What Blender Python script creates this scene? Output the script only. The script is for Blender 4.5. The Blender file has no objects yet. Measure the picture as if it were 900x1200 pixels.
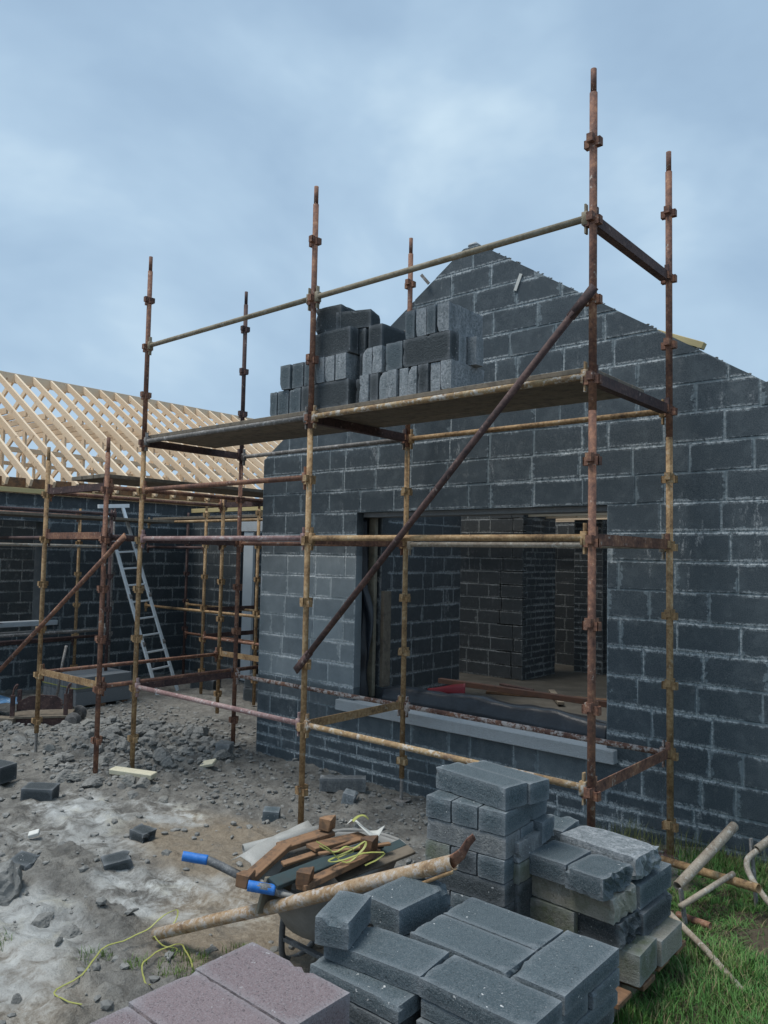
import bpy, bmesh, math, random
from mathutils import Vector, Matrix, noise as mn
R = random.Random(11)
sc = bpy.context.scene
col = sc.collection
V = Vector

# ------------------------------------------------------------------ camera (solved from the scaffold's own geometry)
F_PX, YAW, PIT, ROL = 902.82, 0.70952, 0.057788, 0.019094
CAM = V((2.0878, -4.3759, 2.2620))
fw = V((-math.sin(YAW) * math.cos(PIT), math.cos(YAW) * math.cos(PIT), math.sin(PIT)))
rt = V((math.cos(YAW), math.sin(YAW), 0))
up = rt.cross(fw)
r2 = math.cos(ROL) * rt + math.sin(ROL) * up
u2 = -math.sin(ROL) * rt + math.cos(ROL) * up
cd = bpy.data.cameras.new('camera'); cam = bpy.data.objects.new('camera', cd); col.objects.link(cam)
cd.sensor_fit = 'VERTICAL'; cd.sensor_height = 36; cd.sensor_width = 27; cd.lens = F_PX / 1200 * 36
cd.clip_start = 0.05; cd.clip_end = 2000
m = Matrix.Identity(4)
for i in range(3):
    m[i][0] = r2[i]; m[i][1] = u2[i]; m[i][2] = -fw[i]; m[i][3] = CAM[i]
cam.matrix_world = m
sc.camera = cam

# ------------------------------------------------------------------ node helper
class NT:
    def __init__(s, tree): s.t = tree; s.n = tree.nodes; s.l = tree.links
    def add(s, typ, ins=None, **kw):
        nd = s.n.new(typ)
        for k, v in kw.items(): setattr(nd, k, v)
        for k, v in (ins or {}).items():
            sock = nd.inputs[k]
            if isinstance(v, bpy.types.NodeSocket): s.l.new(v, sock)
            elif isinstance(v, bpy.types.Node): s.l.new(v.outputs[0], sock)
            else: sock.default_value = v
        return nd
    def math(s, op, a, b=0.5, c=0.0, clamp=False):
        nd = s.add('ShaderNodeMath', {0: a, 1: b, 2: c}, operation=op, use_clamp=clamp); return nd.outputs[0]
    def noise(s, vec, scale, detail=4, rough=0.55, dist=0.0):
        return s.add('ShaderNodeTexNoise', {'Vector': vec, 'Scale': scale, 'Detail': detail, 'Roughness': rough, 'Distortion': dist}).outputs['Fac']
    def mr(s, v, a, b, c=0.0, d=1.0):
        return s.add('ShaderNodeMapRange', {'Value': v, 'From Min': a, 'From Max': b, 'To Min': c, 'To Max': d}).outputs[0]
    def mix(s, f, a, b, mode='MIX'):
        nd = s.n.new('ShaderNodeMix'); nd.data_type = 'RGBA'; nd.blend_type = mode
        for sock, v in ((nd.inputs[0], f), (nd.inputs[6], a), (nd.inputs[7], b)):
            if isinstance(v, bpy.types.NodeSocket): s.l.new(v, sock)
            else: sock.default_value = v
        return nd.outputs[2]
    def ramp(s, f, stops):
        nd = s.n.new('ShaderNodeValToRGB'); s.l.new(f, nd.inputs[0]); e = nd.color_ramp.elements
        while len(e) < len(stops): e.new(0.5)
        for q, (p, c) in zip(e, stops): q.position = p; q.color = c
        return nd.outputs[0]
def c4(r, g=None, b=None):
    if g is None: g = b = r
    return (r, g, b, 1)
def new_mat(name):
    mt = bpy.data.materials.new(name); mt.use_nodes = True
    mt.node_tree.nodes.clear(); t = NT(mt.node_tree)
    t.bsdf = t.add('ShaderNodeBsdfPrincipled'); out = t.add('ShaderNodeOutputMaterial', {'Surface': t.bsdf.outputs[0]})
    return mt, t
def fin(t, color, rough=0.8, bump=None, strength=0.3, dist=0.01, metal=0.0, spec=0.4):
    b = t.bsdf
    for k, v in (('Base Color', color), ('Roughness', rough), ('Metallic', metal), ('Specular IOR Level', spec)):
        if isinstance(v, bpy.types.NodeSocket): t.l.new(v, b.inputs[k])
        else: b.inputs[k].default_value = v
    if bump is not None:
        bp = t.add('ShaderNodeBump', {'Height': bump, 'Strength': strength, 'Distance': dist}); t.l.new(bp.outputs[0], b.inputs['Normal'])
def coords(t, rnd=True):
    tc = t.add('ShaderNodeTexCoord').outputs['Object']
    if not rnd: return tc
    oi = t.add('ShaderNodeObjectInfo').outputs['Random']
    sc_ = t.math('MULTIPLY', oi, 37.0)
    cb = t.add('ShaderNodeCombineXYZ', {0: sc_, 1: sc_, 2: sc_})
    return t.add('ShaderNodeVectorMath', {0: tc, 1: cb.outputs[0]}, operation='ADD').outputs[0]

# ------------------------------------------------------------------ materials
def mat_wall(name, dark, light, mortar, crust_amt=1.0, effl=1.0):
    mt, t = new_mat(name)
    co = t.add('ShaderNodeTexCoord').outputs['Object']
    ua = t.add('ShaderNodeSeparateXYZ', {0: t.add('ShaderNodeUVMap', uv_map='ua').outputs[0]})
    ub = t.add('ShaderNodeSeparateXYZ', {0: t.add('ShaderNodeUVMap', uv_map='ub').outputs[0]})
    at = t.add('ShaderNodeVertexColor', layer_name='tone')
    sep = t.add('ShaderNodeSeparateColor', {0: at.outputs[0]})
    tone, ismort, rnd = sep.outputs[0], sep.outputs[1], sep.outputs[2]
    dh = t.math('MINIMUM', ua.outputs[0], ub.outputs[0]); dv = t.math('MINIMUM', ua.outputs[1], ub.outputs[1])
    n1 = t.noise(co, 7, 4, .6); n2 = t.noise(co, 32, 4, .65); n3 = t.noise(co, 2.2, 3, .5); n4 = t.noise(co, 170, 3, .7); n5 = t.noise(co, 75, 4, .75)
    nn = t.math('ADD', t.math('MULTIPLY', n1, .6), t.math('MULTIPLY', n2, .4))
    wide = t.math('MULTIPLY', t.math('MULTIPLY', t.math('SUBTRACT', nn, .47), .24), t.mr(rnd, 0, 1, .1, 1.25))
    mh = t.mr(t.math('SUBTRACT', dh, wide), .005, -.005)
    w2 = t.math('MULTIPLY', t.math('SUBTRACT', t.math('ADD', t.math('MULTIPLY', n2, .55), t.math('MULTIPLY', n3, .45)), .47), .15)
    mv = t.mr(t.math('SUBTRACT', dv, w2), .004, -.004)
    M = t.math('MAXIMUM', t.math('MAXIMUM', t.math('MULTIPLY', mh, .85), t.math('MULTIPLY', mv, .8)), ismort)
    # block colour: tone 0 damp dark .. 1 dry light, plus speckle
    blk = t.mix(t.math('ADD', tone, t.math('MULTIPLY', t.math('SUBTRACT', n1, .5), .55), clamp=True), dark, light)
    blk = t.mix(t.mr(n4, .35, .75, 0, .30), blk, c4(.30, .31, .32))
    blk = t.mix(t.mr(n4, .42, .25, 0, .6), blk, c4(.03, .032, .036))
    blk = t.mix(t.math('MULTIPLY', t.mr(t.noise(co, 12, 5, .7), .58, .75), .35), blk, c4(.25, .26, .26))
    # pale crust along the beds, dripping a little
    crustw = t.mr(n3, .40, .60)
    band = t.mr(dv, .022, .0); crustw = t.math('MULTIPLY', crustw, t.mr(tone, .05, .45, .75, 1.5), clamp=True)
    cr = t.math('MULTIPLY', t.math('MULTIPLY', t.mr(t.math('ADD', t.math('MULTIPLY', n5, .6), t.math('MULTIPLY', n2, .4)), .45, .56), band), crustw)
    big = t.mr(t.noise(co, 1.1, 2, .5), .52, .68)
    st = t.add('ShaderNodeMapping', {'Vector': co, 'Scale': (9, 9, 2.2)})
    ef = t.math('MULTIPLY', t.math('MULTIPLY', t.mr(t.noise(st, 1.0, 5, .75), .56, .68), big), t.mr(n5, .42, .58))
    mort = t.mix(t.mr(n2, .3, .75), mortar, c4(*(x * 1.8 for x in mortar[:3])))
    mort = t.mix(t.mr(tone, .2, .7, 0, .75), mort, t.mix(n2, c4(.34, .37, .37), c4(.62, .64, .63))); colr = t.mix(M, blk, mort)
    colr = t.mix(t.math('MULTIPLY', t.math('MAXIMUM', t.math('MULTIPLY', cr, crust_amt), t.math('MULTIPLY', ef, .8 * effl)), .85), colr, c4(.62, .64, .64))
    ht = t.math('ADD', t.math('ADD', t.math('MULTIPLY', n4, .35), t.math('MULTIPLY', n5, .4)), t.math('MULTIPLY', M, t.math('ADD', n2, .1)))
    fin(t, colr, t.mr(tone, 0, 1, .72, .92), ht, .55, .006, spec=.3)
    return mt
M_GABLE = mat_wall('gable_blockwork', c4(.033, .051, .063), c4(.32, .365, .38), c4(.125, .152, .165), 1.1, 1.5)
M_WING = mat_wall('wing_blockwork', c4(.021, .032, .039), c4(.15, .175, .18), c4(.12, .135, .138), .8, .8)
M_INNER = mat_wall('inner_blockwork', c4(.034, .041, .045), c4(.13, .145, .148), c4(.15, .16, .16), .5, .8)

def mat_block(name, dark, light, streak=0.0, streak_col=c4(.5, .52, .54), speck=.3, moss=None):
    mt, t = new_mat(name); co = coords(t)
    oi = t.add('ShaderNodeObjectInfo').outputs['Random']
    n1 = t.noise(co, 6, 4, .6); n4 = t.noise(co, 190, 3, .75); n5 = t.noise(co, 60, 4, .7)
    c = t.mix(t.math('ADD', t.math('MULTIPLY', oi, .55), t.math('MULTIPLY', n1, .5), clamp=True), dark, light)
    c = t.mix(t.mr(t.noise(co, 22, 6, .75), .44, .6, 0, .35), c, dark); c = t.mix(t.mr(n4, .46, .7, 0, speck), c, c4(.44, .45, .46))
    c = t.mix(t.mr(t.noise(co, 120, 3, .7), .43, .30, 0, .75), c, c4(.018, .021, .025))
    # pale chips and dust in separate flecks
    c = t.mix(t.math('MULTIPLY', t.mr(t.noise(co, 62, 2, .5), .70, .72), t.mr(t.noise(co, 3.5, 2, .5), .52, .58)), c, c4(.62, .62, .61))
    if streak:
        st = t.add('ShaderNodeMapping', {'Vector': co, 'Scale': (11, 11, 2.5)})
        s_ = t.math('MULTIPLY', t.mr(t.noise(st, 1.2, 5, .7), .56 - streak * .14, .66), t.mr(n5, .35, .6))
        c = t.mix(t.math('MULTIPLY', s_, .8), c, streak_col)
    if moss:
        c = t.mix(t.mr(t.noise(co, 9, 4, .7), .45, .62, 0, .8), c, moss)
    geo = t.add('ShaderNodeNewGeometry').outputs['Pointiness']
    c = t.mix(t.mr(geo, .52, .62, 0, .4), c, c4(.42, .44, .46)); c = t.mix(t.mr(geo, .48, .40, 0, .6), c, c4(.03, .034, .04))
    ht = t.math('ADD', t.math('MULTIPLY', n4, .5), n5)
    fin(t, c, .88, ht, 1.0, .009, spec=.3)
    return mt
M_BLOCK = mat_block('dense_block', c4(.050, .074, .086), c4(.105, .138, .153))
M_BLOCKD = mat_block('damp_block', c4(.028, .037, .042), c4(.062, .074, .079), speck=.2)
M_BLOCKW = mat_block('streaked_block', c4(.095, .118, .128), c4(.21, .245, .258), 1.8)
M_BLOCKM = mat_block('mortared_block', c4(.10, .11, .115), c4(.17, .18, .18), .9, c4(.36, .36, .34))
M_BEIGE = mat_block('buff_block', c4(.27, .25, .20), c4(.36, .335, .275), .2, c4(.42, .40, .35), .12, c4(.22, .22, .16))
M_MOSS = mat_block('mossy_block', c4(.15, .155, .125), c4(.23, .235, .195), .0, c4(.3), .12, c4(.11, .13, .075))
M_PINK = mat_block('pink_block', c4(.195, .150, .155), c4(.265, .205, .21), .0, c4(.5), .35)
M_SILL = mat_block('precast_concrete', c4(.42, .46, .475), c4(.58, .62, .63), .3, c4(.4, .41, .42), .35)
M_UNDER = mat_block('smooth_blockwork', c4(.13, .14, .145), c4(.19, .2, .205), .3, c4(.3, .3, .3), .1)

def mat_rust(name, stops, pale=0.0, palecol=c4(.42, .40, .36), dirt=.4):
    mt, t = new_mat(name); co = coords(t)
    n1 = t.noise(co, 5, 5, .65); n2 = t.noise(co, 40, 5, .7); n3 = t.noise(co, 16, 4, .65); n4 = t.noise(co, 150, 2, .6)
    f = t.math('ADD', t.math('MULTIPLY', n1, .6), t.math('MULTIPLY', n2, .4))
    c = t.ramp(t.mr(f, .34, .66), stops)
    if pale: c = t.mix(t.mr(t.math('ADD', t.math('MULTIPLY', n3, .55), t.math('MULTIPLY', n2, .45)), .60 - pale * .16, .66 - pale * .16, 0, .85), c, palecol)
    c = t.mix(t.mr(n4, .55, .75, 0, dirt), c, c4(.035, .022, .018))
    fin(t, c, .78, t.math('ADD', n2, n4), .35, .003, spec=.4)
    return mt
RR = [(0, c4(.065, .036, .030)), (.4, c4(.17, .085, .06)), (.75, c4(.29, .145, .088)), (1, c4(.42, .25, .15))]
OC = [(0, c4(.10, .062, .036)), (.35, c4(.27, .165, .08)), (.7, c4(.42, .275, .14)), (1, c4(.52, .40, .25))]
DK = [(0, c4(.03, .022, .024)), (.5, c4(.085, .05, .046)), (1, c4(.15, .09, .075))]
GV = [(0, c4(.10, .095, .09)), (.5, c4(.20, .185, .17)), (1, c4(.33, .31, .29))]
M_RUST = mat_rust('red_rust_steel', RR, .12)
M_OCHRE = mat_rust('ochre_rust_steel', OC, .15, c4(.38, .33, .26))
M_DARKR = mat_rust('dark_primer_steel', DK, .1, c4(.3, .24, .21))
M_PALEP = mat_rust('lime_spattered_steel', RR, .75, c4(.50, .46, .43))
M_PINKP = mat_rust('pale_red_tube_steel', [(0, c4(.16, .09, .085)), (.5, c4(.30, .19, .18)), (1, c4(.42, .33, .31))], .35, c4(.5, .46, .44))
M_YELLP = mat_rust('yellow_spattered_steel', [(0, c4(.16, .10, .07)), (.5, c4(.36, .24, .12)), (1, c4(.48, .40, .28))], .55, c4(.52, .50, .46))
M_GALV = mat_rust('dull_galvanised_steel', GV, .3, c4(.42, .41, .40), .5)
M_BONE = mat_rust('lichen_spotted_tube', [(0, c4(.20, .15, .11)), (.5, c4(.34, .29, .23)), (1, c4(.44, .38, .30))], .35, c4(.52, .50, .44), .6)

def mat_wood(name, a, b, scale=1.0, knots=True, dirt=0.0):
    mt, t = new_mat(name); co = coords(t)
    mp = t.add('ShaderNodeMapping', {'Vector': co, 'Scale': (2.0 * scale, 26 * scale, 26 * scale)})
    n = t.noise(mp, 1.4, 5, .6, .6); n2 = t.noise(co, 3, 3, .6)
    oi = t.add('ShaderNodeObjectInfo').outputs['Random']
    c = t.mix(t.math('ADD', t.math('MULTIPLY', n, .8), t.math('MULTIPLY', t.math('SUBTRACT', oi, .5), .5), clamp=True), a, b)
    if knots: c = t.mix(t.mr(t.noise(co, 8, 2, .4), .69, .74, 0, .6), c, c4(a[0] * .4, a[1] * .32, a[2] * .25))
    if dirt: c = t.mix(t.mr(t.noise(co, 14, 5, .7), .47, .63, 0, dirt), c, c4(.05, .045, .04))
    fin(t, c, .75, n, .3, .003, spec=.3)
    return mt
M_NEWWOOD = mat_wood('fresh_softwood', c4(.68, .50, .33), c4(.90, .74, .55))
M_PLATE = mat_wood('yellow_treated_softwood', c4(.50, .40, .19), c4(.64, .53, .30))
M_OLDWOOD = mat_wood('weathered_softwood', c4(.12, .062, .035), c4(.38, .225, .125), 1, True, .65)
M_GREYWOOD = mat_wood('grey_weathered_board', c4(.15, .125, .095), c4(.27, .225, .17), 1, False, .5)
M_GREENWOOD = mat_wood('green_painted_board', c4(.025, .045, .05), c4(.05, .075, .078), 1, False, .35)
M_PLY = mat_wood('pale_dirty_plywood', c4(.20, .175, .125), c4(.30, .265, .20), 1, False, .4)
M_REDTIM = mat_wood('red_brown_timber', c4(.10, .045, .03), c4(.2, .1, .06), 1, False, .4)

def mat_plain(name, c, rough=.6, var=.35, scale=6, bump=.2, spec=.4, metal=0.0, dirt=0, dirtc=c4(.3, .3, .29)):
    mt, t = new_mat(name); co = coords(t); n = t.noise(co, scale, 5, .6); n2 = t.noise(co, scale * 9, 4, .6)
    cc = t.mix(n, c4(*(x * (1 - var) for x in c[:3])), c4(*(min(1, x * (1 + var)) for x in c[:3])))
    if dirt: cc = t.mix(t.mr(t.math('ADD', t.math('MULTIPLY', n, .5), t.math('MULTIPLY', n2, .5)), .5, .62, 0, dirt), cc, dirtc)
    fin(t, cc, rough, t.math('ADD', n, t.math('MULTIPLY', n2, .3)), bump, .01, metal, spec)
    return mt
M_PLASTIC = mat_plain('black_membrane', c4(.010, .014, .020), .36, .3, 5, .5, .5, 0, .10, c4(.09, .11, .13))
M_ALU = mat_plain('aluminium', c4(.76, .79, .80), .5, .12, 8, .1, .5, .1)
M_BLUE = mat_plain('blue_rubber_grip', c4(.02, .17, .55), .5, .25, 30, .2, .5, 0, .3, c4(.25, .4, .6))
M_TRAY = mat_plain('cement_crusted_tray', c4(.23, .225, .21), .7, .45, 5, .4, .4, 0, .5, c4(.3, .29, .27))
M_TUBE = mat_plain('cement_crusted_tube', c4(.12, .125, .13), .6, .5, 12, .5, .4, 0, .6, c4(.34, .34, .33))
M_STRAP = mat_plain('yellow_plastic_strap', c4(.36, .37, .10), .5, .25, 25, .1, .4, 0, .5, c4(.25, .24, .14))
M_WHITE = mat_plain('dirty_white_plastic', c4(.36, .355, .33), .5, .3, 12, .3, .4, 0, .5, c4(.26, .24, .22))
M_FOAM = mat_plain('cream_insulation_foam', c4(.60, .56, .42), .9, .25, 14, .4, .3, 0, .5, c4(.3, .27, .2))
M_RED = mat_plain('red_plastic', c4(.15, .015, .022), .45, .25, 6, .2)
M_TYRE = mat_plain('grey_rubber', c4(.10, .10, .10), .85, .3, 20, .3, .3, 0, .5, c4(.28, .28, .27))
M_BLUETARP = mat_plain('blue_and_white_sheet', c4(.08, .2, .36), .5, .4, 4, .4, .4, 0, .6, c4(.45, .5, .52))
M_CHALK = mat_plain('white_chalky_card', c4(.62, .62, .58), .9, .1, 15, .2)
M_ROCK = mat_plain('grey_mud_caked_stone', c4(.20, .20, .19), .85, .5, 4, 1.0, .3, 0, .6, c4(.33, .32, .29))
M_ROCKL = mat_plain('dry_mortar_lump', c4(.25, .245, .225), .9, .3, 9, .8, .3)
M_PVC = mat_plain('white_window_trim', c4(.5, .56, .6), .4, .1, 5, .05)

def mat_ground():
    mt, t = new_mat('churned_site_mud'); co = t.add('ShaderNodeTexCoord').outputs['Object']
    at = t.add('ShaderNodeVertexColor', layer_name='zone'); sep = t.add('ShaderNodeSeparateColor', {0: at.outputs[0]})
    wash, brown, turf = sep.outputs
    n0 = t.noise(co, 1.3, 5, .6, .5); n1 = t.noise(co, 6, 6, .65, .4); n2 = t.noise(co, 28, 5, .7); n3 = t.noise(co, 110, 3, .75)
    c = t.mix(t.mr(n1, .35, .68), c4(.105, .10, .09), c4(.24, .23, .205))
    c = t.mix(t.mr(n2, .5, .72, 0, .5), c, c4(.24, .235, .22))
    c = t.mix(t.mr(n3, .56, .74, 0, .45), c, c4(.30, .29, .27))
    c = t.mix(t.mr(n3, .45, .28, 0, .7), c, c4(.035, .033, .03)); c = t.mix(t.mr(t.noise(co, 14, 6, .75), .46, .34, 0, .65), c, c4(.05, .048, .044))
    br = t.mix(t.mr(n2, .35, .7), c4(.20, .158, .11), c4(.31, .255, .185))
    c = t.mix(t.math('MULTIPLY', brown, t.mr(n1, .3, .5, .35, .95), clamp=True), c, br)
    wm = t.math('MULTIPLY', wash, t.mr(t.math('ADD', t.math('ADD', t.math('MULTIPLY', n0, .45), t.math('MULTIPLY', n1, .35)), t.math('MULTIPLY', n2, .2)), .45, .55), clamp=True)
    wc = t.mix(t.mr(n1, .38, .66), c4(.30, .305, .295), c4(.56, .575, .56))
    wc = t.mix(t.mr(t.noise(co, 3.1, 3, .6), .55, .68, 0, .55), wc, c4(.50, .47, .36))
    c = t.mix(t.math('MULTIPLY', wm, .88), c, wc)
    so = t.mix(n2, c4(.05, .04, .026), c4(.11, .085, .055))
    c = t.mix(t.mr(n3, .44, .3, 0, .5), c, c4(.07, .066, .06)); c = t.mix(turf, c, so)
    ro = t.mr(wm, 0, 1, .72, .24)
    ht = t.math('ADD', t.math('ADD', t.math('MULTIPLY', n1, 1.0), t.math('MULTIPLY', n2, .5)), t.math('MULTIPLY', n3, .16))
    ht = t.math('MULTIPLY', ht, t.mr(wm, 0, 1, 1.1, .75))
    fin(t, c, ro, ht, .9, .035, spec=.4)
    return mt
M_GROUND = mat_ground()
def mat_grass():
    mt, t = new_mat('grass_blades')
    at = t.add('ShaderNodeVertexColor', layer_name='tint').outputs[0]
    fin(t, at, .6, spec=.3); b = t.bsdf
    b.inputs['Subsurface Weight'].default_value = 0.0
    return mt
M_GRASS = mat_grass()
M_FLOOR = mat_plain('dusty_floor_slab', c4(.075, .068, .056), .8, .4, 3, .2, .3, 0, .4, c4(.13, .12, .10))

# ------------------------------------------------------------------ object helpers
def link(name, me, mat=None, parent=None, loc=None, rot=None):
    o = bpy.data.objects.new(name, me); col.objects.link(o)
    if mat is not None and not me.materials: me.materials.append(mat)
    if parent is not None: o.parent = parent
    if loc is not None: o.location = loc
    if rot is not None: o.rotation_euler = rot
    return o
def mesh(bm, name, smooth=False):
    me = bpy.data.meshes.new(name); bmesh.ops.recalc_face_normals(bm, faces=bm.faces); bm.to_mesh(me); bm.free()
    if smooth:
        for p in me.polygons: p.use_smooth = True
    return me
def tag(o, label, cat, group=None, kind=None):
    if label: o['label'] = label
    if cat: o['category'] = cat
    if group: o['group'] = group
    if kind: o['kind'] = kind
    return o
def empty(name, loc, label, cat, group=None, rz=0):
    o = bpy.data.objects.new(name, None); o.empty_display_size = .2; col.objects.link(o); o.location = loc; o.rotation_euler = (0, 0, rz)
    return tag(o, label, cat, group)
def box(bm, lo, hi, bevel=0.0):
    x0, y0, z0 = lo; x1, y1, z1 = hi
    b2 = bmesh.new(); bmesh.ops.create_cube(b2, size=1)
    for v in b2.verts: v.co = V(((x0 + x1) / 2 + v.co.x * (x1 - x0), (y0 + y1) / 2 + v.co.y * (y1 - y0), (z0 + z1) / 2 + v.co.z * (z1 - z0)))
    if bevel: bmesh.ops.bevel(b2, geom=b2.edges[:], offset=bevel, segments=1, affect='EDGES')
    add_bm(bm, b2)
def add_bm(bm, b2, mtx=None):
    if mtx is not None: b2.transform(mtx)
    vm = {v: bm.verts.new(v.co) for v in b2.verts}
    for f in b2.faces:
        try: bm.faces.new([vm[v] for v in f.verts])
        except ValueError: pass
    b2.free()
def frame(p0, p1, upv=V((0, 0, 1))):
    d = (p1 - p0); L = d.length; d.normalize()
    if abs(d.dot(upv)) > .98: upv = V((0, 1, 0))
    s = upv.cross(d).normalized(); u = d.cross(s)
    mt = Matrix.Identity(4)
    for i in range(3): mt[i][0] = d[i]; mt[i][1] = s[i]; mt[i][2] = u[i]; mt[i][3] = p0[i]
    return mt, L
def bar(bm, p0, p1, w, h, bevel=0.0, upv=V((0, 0, 1)), off=(0, 0)):
    mt, L = frame(V(p0), V(p1), upv); b2 = bmesh.new()
    box(b2, (0, -w / 2 + off[0], -h / 2 + off[1]), (L, w / 2 + off[0], h / 2 + off[1]), bevel); add_bm(bm, b2, mt)
def tube(bm, pts, r, seg=10, hollow=False, r_end=None):
    pts = [V(p) for p in pts]; rings = []; n = len(pts); prev = None
    for i, p in enumerate(pts):
        d = (pts[min(i + 1, n - 1)] - pts[max(i - 1, 0)]).normalized()
        if prev is None:
            a = V((0, 0, 1)) if abs(d.z) < .9 else V((1, 0, 0)); s = d.cross(a).normalized()
        else: s = (prev - d * prev.dot(d)).normalized()
        prev = s; t_ = d.cross(s)
        rr = r if r_end is None else r + (r_end - r) * i / (n - 1)
        rings.append([bm.verts.new(p + (s * math.cos(k * 2 * math.pi / seg) + t_ * math.sin(k * 2 * math.pi / seg)) * rr) for k in range(seg)])
    for a, b in zip(rings, rings[1:]):
        for k in range(seg): bm.faces.new((a[k], a[(k + 1) % seg], b[(k + 1) % seg], b[k]))
    for ring, q, sg in ((rings[0], pts[0], 1), (rings[-1], pts[-1], -1)):
        if hollow:
            d = (pts[1] - pts[0] if sg == 1 else pts[-2] - pts[-1]).normalized()
            inner = [bm.verts.new(q + (v.co - q) * .82) for v in ring]
            deep = [bm.verts.new(v.co + d * .08) for v in inner]
            for k in range(seg):
                bm.faces.new((ring[k], ring[(k + 1) % seg], inner[(k + 1) % seg], inner[k]))
                bm.faces.new((inner[k], inner[(k + 1) % seg], deep[(k + 1) % seg], deep[k]))
            bm.faces.new(deep)
        else: bm.faces.new(ring)
def smooth_path(pts, n=8):
    pts = [V(p) for p in pts]; out = []
    P = [pts[0]] + pts + [pts[-1]]
    for i in range(1, len(P) - 2):
        for k in range(n):
            t = k / n; a, b, c, d = P[i - 1], P[i], P[i + 1], P[i + 2]
            out.append(.5 * ((2 * b) + (c - a) * t + (2 * a - 5 * b + 4 * c - d) * t * t + (3 * b - a - 3 * c + d) * t ** 3))
    out.append(pts[-1]); return out
def part_tube(name, pts, r, mat, parent, seg=10, hollow=False):
    bm = bmesh.new(); tube(bm, pts, r, seg, hollow); return link(name, mesh(bm, name, True), mat, parent)
def part_bar(name, p0, p1, w, h, mat, parent, bevel=.002, upv=V((0, 0, 1))):
    bm = bmesh.new(); bar(bm, p0, p1, w, h, bevel, upv); return link(name, mesh(bm, name), mat, parent)
def part_box(name, lo, hi, mat, parent, bevel=.003):
    bm = bmesh.new(); box(bm, lo, hi, bevel); return link(name, mesh(bm, name), mat, parent)

# ------------------------------------------------------------------ blockwork
def clip(poly, a, b):          # keep the part of poly left of a->b
    out = []
    for i in range(len(poly)):
        p, q = poly[i], poly[(i + 1) % len(poly)]
        sp = (b[0] - a[0]) * (p[1] - a[1]) - (b[1] - a[1]) * (p[0] - a[0]); sq = (b[0] - a[0]) * (q[1] - a[1]) - (b[1] - a[1]) * (q[0] - a[0])
        if sp >= 0: out.append(p)
        if (sp > 0 and sq < 0) or (sp < 0 and sq > 0):
            t = sp / (sp - sq); out.append((p[0] + (q[0] - p[0]) * t, p[1] + (q[1] - p[1]) * t))
    return out
def clipc(poly, conv):
    for i in range(len(conv)):
        if len(poly) < 3: return []
        poly = clip(poly, conv[i], conv[(i + 1) % len(conv)])
    return poly
def area(p): return abs(sum(p[i][0] * p[(i + 1) % len(p)][1] - p[(i + 1) % len(p)][0] * p[i][1] for i in range(len(p)))) / 2
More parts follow.
